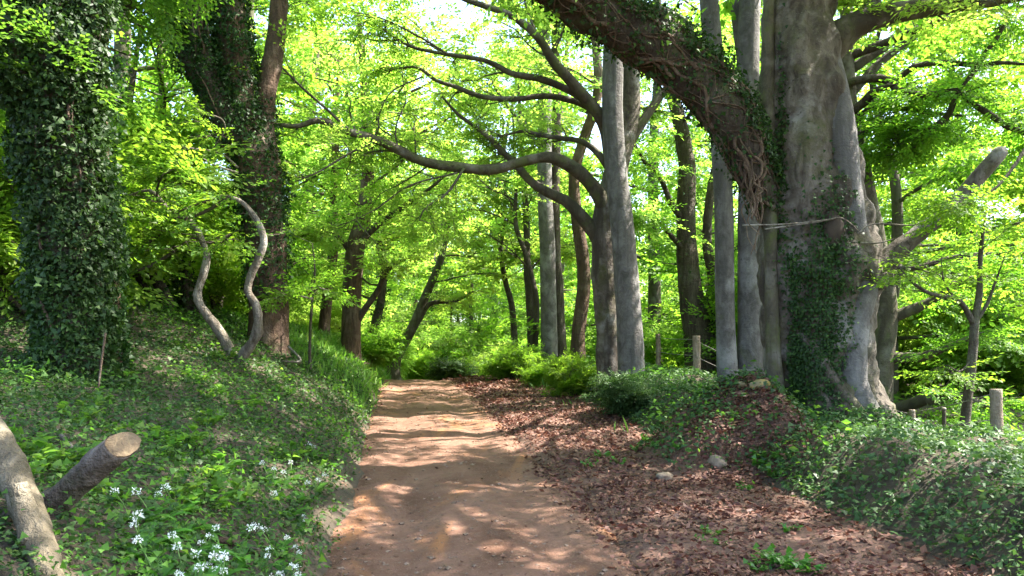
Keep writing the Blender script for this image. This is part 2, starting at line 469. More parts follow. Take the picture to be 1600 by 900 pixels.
M['log_bark'] = barkmat('log_bark', (.16, .13, .105), (.06, .045, .035), (.27, .24, .21), (.08, .085, .04), .2, True)
M['bare_log'] = barkmat('bare_log', (.21, .17, .115), (.10, .08, .05), (.28, .25, .19), (.10, .10, .04), .5, True)
M['vine'] = barkmat('vine', (.20, .135, .095), (.09, .06, .04), (.28, .22, .17), (.09, .09, .04), .1, True, 2)
M['cut_wood'] = plainmat('cut_wood', (.21, .15, .085), (.125, .085, .05), 26, .9, .8, .02)
M['stone'] = plainmat('stone', (.27, .2, .145), (.16, .12, .088), 18, .85, .5, .02)
M['lichen_stone'] = plainmat('lichen_stone', (.2, .16, .11), (.28, .2, .04), 9, .9, .6, .02)
M['pebble'] = plainmat('pebble', (.22, .15, .11), (.13, .085, .062), 3, .9)
M['post'] = barkmat('post_wood', (.30, .23, .17), (.16, .12, .085), (.36, .31, .26), (.13, .13, .06), .1, True)
M['wire'] = plainmat('wire', (.2, .19, .18), (.14, .11, .09), 30, .5)
M['iron'] = plainmat('iron', (.22, .19, .18), (.13, .09, .07), 30, .6)
M['stem_green'] = plainmat('stem_green', (.12, .22, .05), (.1, .18, .04), 10, .5)
M['hollow'] = plainmat('hollow_wood', (.05, .035, .025), (.03, .022, .016), 10, .9)

def ground_material():
    m, nt, N, L = newmat('soil'); co = coords(nt)
    n1 = noise(nt, co, 3.5, 6, .7); n2 = noise(nt, co, 25, 4, .7)
    at = N.new('ShaderNodeAttribute'); at.attribute_name = 'litter'
    soil = mixc(nt, ramp(nt, n1, .35, .65), (.035, .026, .016), (.07, .05, .03))
    lit = mixc(nt, ramp(nt, n2, .35, .65), (.075, .038, .027), (.16, .085, .058))
    col = mixc(nt, at.outputs['Fac'], soil, lit)
    pb = N.new('ShaderNodeBsdfPrincipled'); L.new(col, pb.inputs['Base Color']); pb.inputs['Roughness'].default_value = .95
    L.new(bump(nt, n2, .8, .03), pb.inputs['Normal'])
    out = N.new('ShaderNodeOutputMaterial'); L.new(pb.outputs[0], out.inputs[0]); return m
M['soil'] = ground_material()

def path_material():
    m, nt, N, L = newmat('path_dirt'); co = coords(nt)
    n1 = noise(nt, coords(nt, (1, .55, 1)), 1.5, 6, .65, .5); n2 = noise(nt, co, 9, 6, .7, .2); n3 = noise(nt, co, 55, 4, .7)
    n4 = noise(nt, coords(nt, (1.3, .5, 1)), .9, 4, .6, .8)
    col = mixc(nt, ramp(nt, n1, .36, .62), (.125, .064, .042), (.235, .132, .094))
    col = mixc(nt, ramp(nt, n4, .56, .72), col, (.33, .15, .07))
    col = mixc(nt, ramp(nt, n2, .54, .72), col, (.13, .082, .058))
    col = mixc(nt, ramp(nt, n3, .58, .72), col, (.31, .205, .16))
    col = mixc(nt, ramp(nt, n3, .40, .28), col, (.12, .075, .052))
    pb = N.new('ShaderNodeBsdfPrincipled'); L.new(col, pb.inputs['Base Color']); pb.inputs['Roughness'].default_value = .95
    pb.inputs['Specular IOR Level'].default_value = .15
    ad = N.new('ShaderNodeMath'); ad.operation = 'ADD'; L.new(n2, ad.inputs[0]); L.new(n3, ad.inputs[1])
    L.new(bump(nt, ad.outputs[0], .9, .03), pb.inputs['Normal'])
    out = N.new('ShaderNodeOutputMaterial'); L.new(pb.outputs[0], out.inputs[0]); return m
M['path'] = path_material()

# ------------------------------------------------------------------ the setting: ground and path
def build_ground():
    xs = np.concatenate([np.linspace(-300, -40, 8), np.linspace(-36, -10, 20), np.arange(-9.5, 8.6, .11), np.linspace(9, 36, 22), np.linspace(42, 300, 8)])
    ys = np.concatenate([np.linspace(-60, -4, 8), np.arange(-3, 2, .5), np.arange(2, 14, .11), np.arange(14, 32, .2), np.linspace(32.5, 70, 50), np.linspace(75, 500, 14)])
    X, Y = np.meshgrid(xs, ys); Z = ground(X, Y)
    V = np.stack([X, Y, Z], -1).reshape(-1, 3); ny, nx = X.shape
    i = np.arange(ny - 1)[:, None] * nx; j = np.arange(nx - 1)[None]
    Fq = np.stack([i + j, i + j + 1, i + nx + j + 1, i + nx + j], -1).reshape(-1, 4)
    me = mesh_np('ground', V, [Fq], True)
    u = X - xc(Y)
    lit = sstep(.8, 1.3, u) * (1 - sstep(3.15, 3.4, u))  # litter colour stops at the bank; dark soil gaps there read as shadow
    lit = np.maximum(lit, np.exp(-((X - 2.8) / .7) ** 2 - ((Y - 9.9) / .8) ** 2))
    a = me.attributes.new('litter', 'FLOAT', 'POINT'); a.data.foreach_set('value', lit.ravel().astype(np.float32))
    link('ground', me, M['soil'], kind='structure')
    # path sheet
    us = np.linspace(-1.75, 1.75, 64); ys = np.concatenate([np.arange(-8, 2, .4), np.arange(2, 14, .06), np.arange(14, 34, .14), np.arange(34, 70, .6)])
    U, Y = np.meshgrid(us, ys); X = xc(Y) + U; Z = path_z(X, Y)
    V = np.stack([X, Y, Z], -1).reshape(-1, 3); ny, nx = X.shape
    i = np.arange(ny - 1)[:, None] * nx; j = np.arange(nx - 1)[None]
    Fq = np.stack([i + j, i + j + 1, i + nx + j + 1, i + nx + j], -1).reshape(-1, 4)
    link('path', mesh_np('path', V, [Fq], True), M['path'], kind='structure')
build_ground()

def gp(x, Y, off=0.):
    return np.array([x, Y, float(ground(np.array([x]), np.array([Y]))[0]) + off])

# ------------------------------------------------------------------ ground cover
def scatter(name, n, xr, yr, mask, shape, size, mat, hgt=(0, .06), lean=.5, label='', cat='', seed=0, ypow=1.6, updir=False, zfun=None):
    rng = np.random.default_rng(seed)
    Y = yr[0] + (yr[1] - yr[0]) * rng.random(n) ** ypow
    X = rng.uniform(xr[0], xr[1], n) + xc(Y)
    k = rng.random(n) < mask(X, Y); X = X[k]; Y = Y[k]
    z = ground(X, Y) if zfun is None else zfun(X, Y)
    nn = gn(X, Y)
    pos = np.stack([X, Y, z], -1) + nn * rng.uniform(hgt[0], hgt[1], len(X))[:, None]
    a = rng.uniform(0, 2 * np.pi, len(X))
    if updir:
        d = unit(UP + rng.normal(0, .45, pos.shape)); nrm = np.stack([np.cos(a), np.sin(a), a * 0], -1)
    else:
        d = unit(np.stack([np.cos(a), np.sin(a), rng.normal(0, .3, len(X))], -1) - UP * .1 + nn * 0)
        nrm = nn + rng.normal(0, lean, pos.shape)
    grow = np.interp(Y, [3, 5.5, 12, 30], [.7, .95, 1.15, 1.9]) * (.6 + .8 * rng.random(len(Y)) ** 2)
    sc = rng.uniform(size[0], size[1], len(X)) * grow
    V, fs = leaf_verts(shape, pos, frames(d, nrm), sc)
    o = link(name, mesh_np(name, V, fs), mat, kind='stuff', label=label, category=cat)
    return o

def m_left(X, Y):
    u = X - xc(Y); ul = -(u + 1.15 + .18 * fbm2(X, Y, 1.3, 61))
    gap = sstep(-.35, .1, fbm2(X, Y, .9, 62, 3) + .25)
    bare = np.exp(-((ul - .25) / .35) ** 2) * sstep(0, .4, fbm2(X, Y, .8, 66)) * np.interp(Y, [6, 9], [.8, 1])
    return sstep(0, .35, ul) * (.55 + .45 * gap) * (1 - .85 * bare)
scatter('bank_ivy', 135000, (-6.5, -1.1), (2.6, 26), m_left, IVY5, (.028, .054), M['bank_leaf'], (.0, .09), .55,
        'low green ivy and herbs carpeting the sloping left bank', 'ground cover', 101)
scatter('bank_herbs', 22000, (-8, -1.15), (3, 24), lambda X, Y: m_left(X, Y) * sstep(-.1, .25, fbm2(X, Y, .55, 64)), IVY5, (.035, .065), M['shrub_leaf'], (.04, .22), .8,
        'taller leafy herbs rising out of the ivy on the left bank', 'ground cover', 102)

def m_rbank(X, Y):
    u = X - xc(Y); ur = u - 1.15 + .25 * fbm2(X, Y, .8, 71)
    litterhump = np.exp(-((X - 2.95) / .36) ** 2 - ((Y - 9.7) / .5) ** 2) * sstep(-.15, .25, fbm2(X, Y, 2.2, 75))
    onh = np.exp(-(((X - 2.55) / .85) ** 2 + ((Y - 10.3) / .95) ** 2) ** 2)
    return np.maximum(sstep(2.05, 2.45, ur) * (1 - sstep(5.5, 6.5, ur)), onh) * (1 - .9 * litterhump) * (.7 + .3 * sstep(-.3, .15, fbm2(X, Y, 1.1, 72)))
scatter('verge_ivy', 150000, (2.6, 7.4), (3.6, 30), m_rbank, IVY5, (.032, .068), M['bank_ivy'], (.0, .13), .6,
        'grey green ivy covering the low bank right of the path', 'ground cover', 103, 1.7)
scatter('verge_herbs', 26000, (2.8, 7.4), (4.0, 26), lambda X, Y: m_rbank(X, Y) * sstep(.0, .3, fbm2(X, Y, .7, 77)), QUAD, (.045, .09), M['shrub_leaf'], (.04, .24), .9,
        'brighter green herbs growing through the ivy of the right bank', 'ground cover', 108, 1.6)

scatter('wood_floor_herbs', 16000, (5.8, 19), (5, 34), lambda X, Y: .35 + .65 * sstep(-.2, .2, fbm2(X, Y, .5, 79)), IVY5, (.07, .13), M['shrub_leaf'], (.0, .22), .7,
        'leafy herbs covering the wood floor beyond the fence', 'ground cover', 109, 1.2)

def m_litter(X, Y):
    u = X - xc(Y)
    e = u + .25 * fbm2(X, Y, 1.1, 81)
    a = sstep(.85, 1.35, e) * (1 - sstep(3.3, 3.7, e + .2))
    hump = .8 * np.exp(-((X - 2.9) / .6) ** 2 - ((Y - 9.8) / .7) ** 2)
    return np.clip(np.maximum(a * (.5 + .5 * sstep(-.35, .1, fbm2(X, Y, .8, 82))), hump), 0, 1)
DEAD2 = np.array([[0, 0, .02], [.4, -.24, .16], [1, 0, -.05], [.5, .24, .2]])
def zlit(X, Y):
    return np.maximum(ground(X, Y), path_z(X, Y))
scatter('leaf_litter', 68000, (.6, 5.0), (3.5, 30), m_litter, DEAD, (.042, .078), M['litter'], (.0, .035), .6,
        'copper brown fallen beech leaves lying on the right verge', 'leaf litter', 104, 1.8, zfun=zlit)
scatter('hump_leaf_litter', 9000, (2.9, 4.9), (8.6, 11.2), lambda X, Y: np.exp(-(((X - 2.85) / .8) ** 2 + ((Y - 9.9) / 1.0) ** 2) ** 2), DEAD, (.04, .075), M['litter'], (.0, .04), .8,
        'brown fallen leaves caught on the rubble hump beside the old beech', 'leaf litter', 110, 1.0)
scatter('curled_leaves', 16000, (.8, 5.0), (3.5, 26), lambda X, Y: m_litter(X, Y) * sstep(-.15, .25, fbm2(X, Y, 1.0, 88)), DEAD2, (.05, .085), M['litter'], (.01, .06), .9,
        'larger curled brown leaves lying in drifts on the right verge', 'leaf litter', 107, 1.5, zfun=zlit)
scatter('scattered_leaves', 9000, (-1.6, 1.2), (3.5, 24), lambda X, Y: np.clip(.12 + .3 * sstep(-.1, .3, fbm2(X, Y, .9, 57)) + .6 * sstep(.7, 1.2, np.abs(X - xc(Y))), 0, 1), DEAD, (.025, .05), M['litter'], (.0, .008), .35,
        'sparse brown leaves strewn over the dirt path', 'leaf litter', 105, 1.5, zfun=zlit)
def m_grass(X, Y):
    u = X - xc(Y); ul = -(u + 1.2)
    a = sstep(-.1, .15, ul) * (1 - sstep(1.5, 2.6, ul)) * sstep(13, 16, Y)
    b = sstep(2.4, 2.8, u) * (1 - sstep(3.0, 3.6, u)) * sstep(.1, .35, fbm2(X, Y, .6, 92)) * .3 * sstep(10, 13, Y)
    return np.maximum(a, b)
scatter('verge_grass', 40000, (-4.2, 3.8), (4.5, 30), m_grass, BLADE, (.09, .2), M['grass'], (-.01, .0), .5,
        'bright green grass along the foot of the left bank and patches of the verge', 'grass', 106, .8, updir=True)

def build_pebbles():
    rng = np.random.default_rng(9); n = 3800
    Y = 3.5 + 18 * rng.random(n) ** 1.7; X = xc(Y) + rng.uniform(-1.25, 1.35, n)
    base = np.array([[1, 0, 0], [-1, 0, 0], [0, 1, 0], [0, -1, 0], [0, 0, .6], [0, 0, -.6], [.6, .6, .3], [-.6, .6, .3], [.6, -.6, .3], [-.6, -.6, .3]])
    octf = np.array([[4, 6, 2], [4, 0, 6], [4, 2, 7], [4, 7, 1], [4, 1, 9], [4, 9, 3], [4, 3, 8], [4, 8, 0], [5, 2, 6], [5, 6, 0], [5, 7, 2], [5, 1, 7], [5, 9, 1], [5, 3, 9], [5, 8, 3], [5, 0, 8]])
    s = np.minimum(.004 + rng.exponential(.0055, n), .035)
    V = base[None] * s[:, None, None] * rng.uniform(.7, 1.3, (n, 10, 3)) + np.stack([X, Y, path_z(X, Y)], -1)[:, None]
    Fs = (octf[None] + (np.arange(n) * 10)[:, None, None]).reshape(-1, 3)
    link('path_pebbles', mesh_np('path_pebbles', V.reshape(-1, 3), [Fs]), M['pebble'], kind='stuff', label='small pebbles embedded in the dirt path', category='pebbles')
build_pebbles()

# ------------------------------------------------------------------ leaves and stems on trunks
def ivy_on(tube, n, rng, root, size=(.05, .09), off=(.0, .12), t0=0., t1=1., th=None, mat='ivy_leaf', name='ivy', top=None):
    p, d, T = tube.surf(n, rng, t0, t1, (0, 0), th)
    cl = fbm(p * 2.6, 17, 3); f2 = fbm(p * 7.0, 27, 2)
    k = rng.random(n) < np.clip(.9 + 1.3 * f2 + .4 * cl, .4, 1)
    if top is not None: k &= d[:, 2] + .35 * cl > top
    p = p[k]; d = d[k]; cl = cl[k]; n = len(p)
    p = p + d * (off[0] + (off[1] - off[0]) * np.clip(rng.random(n) * (.55 + 1.3 * (cl + .25)), 0, 1.4))[:, None]
    dirn = unit(-UP * rng.uniform(.0, 1, (n, 1)) + d * .45 + rng.normal(0, .6, p.shape))
    nrm = d + UP * .35 + rng.normal(0, .7, p.shape)
    V, fs = leaf_verts(IVY5 if n > 4000 else IVY, p, frames(dirn, nrm), size[0] + (size[1] * 1.35 - size[0]) * rng.random(n) ** 2)
    return V, fs

def vines(tube, count, rng, root, t0=0, t1=1, r=(.008, .022), wig=1.2, th=None, mat='vine', length=(.25, .7), offs=.012):
    for k in range(count):
        a = rng.uniform(t0, t1); ln = rng.uniform(*length) * (t1 - t0); b = min(t1, a + ln)
        m = 26; t = np.linspace(a, b, m); th0 = rng.uniform(0, 2 * np.pi) if th is None else rng.uniform(*th)
        w = np.cumsum(rng.normal(0, wig / 6, m)); w = np.convolve(w, np.ones(5) / 5, 'same')
        pts = tube.at(t, th0 + w + rng.uniform(-1, 1) * (t - a) * wig, offs + .012 * np.sin(np.arange(m) * .7 + k))
        rr = rng.uniform(*r)
        tb = Tube(pts[::3], [rr, rr * .9, rr * .5], 6, 26)
        part('ivy_stem', tb.V, tb.faces(), M[mat], root)

def limb_part(root, pts, rad, mat, name='limb', seg=10, seed=0, lump=.18, lfreq=4, wob=0., **kw):
    tb = Tube(pts, rad, seg, lump=lump, lfreq=lfreq, seed=seed, wob=wob, **kw)
    part(name, tb.V, tb.faces(), M[mat], root)
    return tb

def crown_part(root, limbs, rng, mat='beech_leaf', twig='limb_bark', **kw):
    A = np.array([to_poly(c) for c in limbs])
    (TV, TF), (LV, LF) = foliage(A, rng, **kw)
    part('twigs', TV, TF, M[twig], root, smooth=True, kind='stuff')
    part('crown', LV, LF, M[mat], root, smooth=False)

def base_of(pts): return tuple(np.asarray(pts[0]))

def above(limbs_from, n, rng, spread=(2.5, 4.5), rise=(.1, .5), az=None):
    """main boughs springing from points of a trunk (world coords), out of view above the frame"""
    out = []
    for k in range(n):
        c = limbs_from[rng.integers(0, len(limbs_from))]
        a = rng.uniform(0, 2 * np.pi) if az is None else rng.uniform(*az)
        L = rng.uniform(*spread); s = np.linspace(0, 1, 6)[:, None]
        d = np.array([math.cos(a), math.sin(a), rng.uniform(*rise)])
        pts = c + d * L * s; pts[:, 2] += .25 * L * np.sin(s[:, 0] * 2.2) * .5
        pts += np.cumsum(rng.normal(0, .10, (6, 3)), 0) * (s > 0)
        out.append(pts)
    return out

def in_frame_keep(lo=None):
    return None

# ================================================================== RIGHT SIDE TREES
# ---- the old beech
def old_beech():
    rng = np.random.default_rng(20); D = 11.0
    spec = [(1298, 730, 1.0), (1296, 680, .86), (1288, 635, .74), (1280, 575, .68), (1274, 500, .68), (1276, 430, .74), (1272, 370, .73), (1264, 300, .67), (1259, 220, .62),
            (1250, 140, .545), (1248, 80, .535), (1250, 20, .50), (1252, -60, .46), (1255, -180, .40), (1250, -330, .30)]
    pts = np.array([P(a, b, D) for a, b, r in spec]); rad = [r for a, b, r in spec]
    root = thing('old_beech_tree', 'huge gnarled old beech with an ivy covered limb reaching over the path', 'tree', tuple(gp(4.2, 11.0)))
    tr = Tube(pts, rad, 110, 260, lump=.27, lfreq=2.1, seed=4, flare=.35, flarez=.4, lobes=6, ridge=.16, ridgek=5)
    trunk = part('trunk', tr.V, tr.faces(), M['old_beech_bark'], root)
    # flutes: pale rib on the right side, ridge on the left edge
    rib = limb_part(root, [P(1292, 40, 10.75), P(1303, 120, 10.62), P(1312, 200, 10.56), P(1318, 280, 10.54), P(1330, 360, 10.52), P(1345, 430, 10.55), P(1334, 520, 10.5), P(1334, 590, 10.45), P(1352, 640, 10.4), P(1385, 690, 10.4), P(1405, 715, 10.3)],
                    [.06, .15, .20, .21, .19, .22, .19, .17, .17, .14, .08], 'beech_bark', 'buttress', 20, 31, .2, 3)
    limb_part(root, [P(1203, -40, 10.75), P(1200, 80, 10.7), P(1200, 200, 10.65), P(1203, 320, 10.6), P(1205, 430, 10.6), P(1208, 560, 10.6), P(1215, 640, 10.6)], [.07, .08, .09, .09, .08, .10, .12], 'limb_bark', 'buttress', 14, 32, .2, 3)
    # roots lying on the trunk's surface
    def on_trunk(px, py, sink):
        q = P(px, py, 10.3); i = int(np.argmin(np.abs(tr.C[:, 2] - q[2]))); c = tr.C[i]; x = np.clip((q[0] - c[0]) / tr.R[i], -.98, .98)
        dv = np.array([x, -math.sqrt(1 - x * x), 0]); k = int(np.argmax(tr.dirs[i] @ dv)); return c + tr.dirs[i, k] * (tr.rr[i, k] - sink)
    for q, (pl, rr_) in enumerate([([(1196, 395), (1203, 440), (1218, 470), (1247, 507), (1280, 550), (1305, 595), (1335, 640), (1372, 690)], [.03, .06, .075, .08, .085, .09, .085, .05]),
                                   ([(1232, 560), (1228, 620), (1215, 665), (1195, 710)], [.03, .08, .10, .06]), ([(1290, 600), (1292, 650), (1300, 690), (1312, 720)], [.03, .07, .09, .06]), ([(1268, 180), (1255, 260), (1262, 330), (1250, 420)], [.02, .06, .07, .02])]):
        limb_part(root, [on_trunk(a_, b_, .03) for a_, b_ in pl], rr_, 'old_beech_bark', 'surface_root', 18, 33 + q, .4, 4)
    # knot hole
    hb = Tube([P(1317, 248, 10.56), P(1316, 265, 10.52), P(1314, 284, 10.56)], [.03, .07, .03], 12, 10, lump=.2, lfreq=6, seed=8)
    part('knot_hole', hb.V, hb.faces(), M['hollow'], root, under=trunk)
    hb = Tube([P(1296, 315, 10.42), P(1300, 360, 10.36), P(1298, 420, 10.38)], [.05, .16, .06], 14, 14, lump=.25, lfreq=5, seed=9)
    part('rot_hollow', hb.V, hb.faces(), M['hollow'], root, under=trunk)
    limbs = []
    # ivy covered limb
    iv = Tube([P(1238, 400, 11), P(1200, 325, 10.75), P(1172, 255, 10.5), P(1140, 185, 10.4), P(1085, 118, 10.3), P(1020, 68, 10.2), P(950, 25, 10.0), P(890, -10, 9.8), P(820, -60, 9.6), P(740, -110, 9.4)],
              [.2, .2, .26, .32, .33, .32, .30, .28, .24, .18], 28, 120, lump=.28, lfreq=2.6, seed=41)
    part('limb', iv.V, iv.faces(), M['dark_bark'], root, label='thick dark limb wrapped in ivy stems')
    vines(iv, 34, rng, root, .10, .92, (.018, .034), 1.0, None, 'vine', (.2, .5), .008); vines(iv, 80, rng, root, .08, .92, (.004, .014), 1.9, None, 'vine', (.12, .4), .02)
    # stems hanging down the left of the trunk
    for k in range(14):
        x0 = 1160 + rng.uniform(-14, 30); y0 = rng.uniform(190, 260); n = 9; y1 = rng.uniform(300, 420)
        pts = np.array([P(x0 + (1192 - x0) * .6 * t + 9 * math.sin(t * rng.uniform(5, 11) + k), y0 + (y1 - y0) * t, 10.25 + .1 * math.sin(k)) for t in np.linspace(0, 1, n)])
        rr = rng.uniform(.006, .028); tb = Tube(pts, [rr, rr, rr * .5], 6, 30, lump=.2, lfreq=8, seed=k)
        part('ivy_stem', tb.V, tb.faces(), M['vine'], root)
    # ivy leaves
    VV = [ivy_on(iv, 14000, rng, root, (.03, .06), (.0, .12), .14, .95, None, top=.1), ivy_on(iv, 4500, rng, root, (.03, .055), (.0, .12), .12, .95),
          ivy_on(iv, 7000, rng, root, (.03, .055), (.02, .22), .14, .95, None, top=.6)]
    def patch(n, cx, cy, sx, sy, depth):
        q = np.array([P(cx + rng.normal(0, sx), cy + rng.normal(0, sy), depth) for _ in range(n)])
        # push on to the trunk's surface
        i = np.argmin(np.abs(tr.C[None, :, 2] - q[:, 2:3]), 1); c = tr.C[i]
        dv = q - c; dv[:, 2] = 0; ang = np.arctan2((dv * tr.B[i]).sum(1), (dv * tr.N[i]).sum(1))
        kk = np.round(ang / (2 * np.pi) * tr.seg).astype(int) % tr.seg
        dd = tr.dirs[i, kk]; pp = c + dd * (tr.rr[i, kk] + rng.uniform(.0, .09, n))[:, None]
        return leaf_verts(IVY, pp, frames(unit(-UP + rng.normal(0, .6, pp.shape) + dd * .3), dd + UP * .4 + rng.normal(0, .45, pp.shape)), rng.uniform(.03, .06, n))
    VV += [patch(1800, 1293, 430, 20, 75, 10.3), patch(1100, 1285, 560, 22, 50, 10.3), patch(900, 1235, 540, 12, 70, 10.3), patch(900, 1222, 600, 14, 45, 10.3), patch(450, 1210, 230, 8, 90, 10.4), patch(180, 1225, 420, 14, 30, 10.3), patch(130, 1310, 330, 12, 50, 10.4)]
    V, fs = join(VV); part('ivy', V, fs, M['ivy_leaf'], root, smooth=False, kind='stuff')
    # right hand limb
    rl = limb_part(root, [P(1262, 110, 11), P(1300, 68, 10.9), P(1340, 38, 10.8), P(1400, 20, 10.6), P(1480, 8, 10.4), P(1570, -6, 10.2), P(1680, -30, 10)], [.26, .25, .17, .135, .115, .10, .08], 'limb_bark', 'limb', 18, 51, .16, 3)
    rl2 = limb_part(root, [P(1345, 40, 10.8), P(1362, 8, 10.9), P(1380, -50, 11), P(1400, -140, 11)], [.11, .11, .1, .06], 'beech_bark', 'limb', 14, 52, .16, 3)
    # broken lower right limb with its burl
    bl = limb_part(root, [P(1305, 540, 10.9), P(1330, 490, 10.8), P(1352, 445, 10.75), P(1385, 408, 10.7), P(1425, 374, 10.65), P(1475, 332, 10.6), P(1520, 288, 10.5), P(1560, 243, 10.4), P(1568, 234, 10.4)],
                   [.30, .33, .27, .16, .115, .115, .10, .10, .05], 'old_beech_bark', 'limb', 28, 53, .42, 3.5)
    for q in range(3):
        a = [(1335, 400), (1350, 470), (1372, 440)][q]
        kb = Tube([P(a[0] - 16, a[1] + 14, 10.55), P(a[0], a[1], 10.5), P(a[0] + 14, a[1] - 14, 10.55)], [.05, .13, .04], 16, 14, lump=.35, lfreq=5, seed=60 + q)
        part('burl', kb.V, kb.faces(), M['old_beech_bark'], root, under=trunk)
    # thin dead twigs in front
    for q, pl in enumerate([[(1160, 352), (1230, 350), (1290, 344), (1312, 340), (1330, 350), (1352, 372)], [(1330, 378), (1370, 380), (1400, 372)], [(1340, 365), (1365, 350), (1420, 352), (1440, 348)], [(1195, 358), (1240, 352), (1285, 346)]]):
        tb = Tube(PL(pl, 10.2), [.010, .012, .009, .005], 6, 24, lump=.3, lfreq=9, seed=q); part('dead_twig', tb.V, tb.faces(), M['pale_bark'], root)
    top = [P(1252, -80, 11), P(1255, -180, 11), P(1250, -300, 11)]
    ups = above(top, 9, rng, (3.5, 5.5), (.15, .6))
    for i, u in enumerate(ups): limb_part(root, u, [.15, .10, .04], 'beech_bark', 'limb', 8, 80 + i)
    near = []
    for k_ in range(12):       # unseen boughs added above the frame to shade the foreground
        c = tr.C[-1 - 12 * (k_ % 4)]; e = np.array([[.6, 3.6, 7.8], [2.6, 2.6, 8.2], [4.6, 2.8, 8.6], [6.4, 3.8, 8.2], [1.0, 6.2, 8.4], [3.2, 5.2, 9.2], [5.4, 5.6, 9.4], [7.4, 6.6, 8.8], [2.4, 8.4, 9.4], [8.4, 4.6, 8.4], [9.4, 6.2, 9.0], [7.2, 3.6, 8.2]][k_])
        t_ = np.linspace(0, 1, 6)[:, None]; near.append(c + (e - c) * t_ + UP * np.sin(t_ * 3.14) * .8)
        limb_part(root, near[-1], [.12, .07, .03], 'beech_bark', 'limb', 8, 90 + k_)
    crown_part(root, [iv.C[80:]] + ups, rng, 'beech_leaf', m1=7, m2=3, ns=2, sc=1.1, big=True, t0=.35)
    crown_part(root, near, rng, 'beech_leaf', m1=12, m2=5, ns=3, sc=1.1, big=True, t0=.3)  # leaves of the added boughs, dense enough to shade path and banks
    dr = limb_part(root, [P(1660, 130, 9.9), P(1610, 220, 9.7), P(1560, 290, 9.6), P(1515, 315, 9.6), P(1495, 320, 9.65)], [.03, .025, .018, .012, .006], 'limb_bark', 'branch', 8, 99)
    (TV, TF), (LV, LF) = foliage(np.array([to_poly(dr.C)]), rng, m1=9, m2=3, ns=2, sc=.8, t0=.5, frac1=(.1, .22), r1=.008, r2=.004)
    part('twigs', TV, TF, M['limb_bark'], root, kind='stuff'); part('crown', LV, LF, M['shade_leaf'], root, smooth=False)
    # low leafy sprays on the right hand limbs
    A = np.array([to_poly(rl.C), to_poly(rl2.C)])
    (TV, TF), (LV, LF) = foliage(A, rng, m1=6, m2=5, ns=3, sc=1.0, frac1=(.2, .45))
    part('twigs', TV, TF, M['limb_bark'], root, kind='stuff'); part('crown', LV, LF, M['beech_leaf'], root, smooth=False)
old_beech()

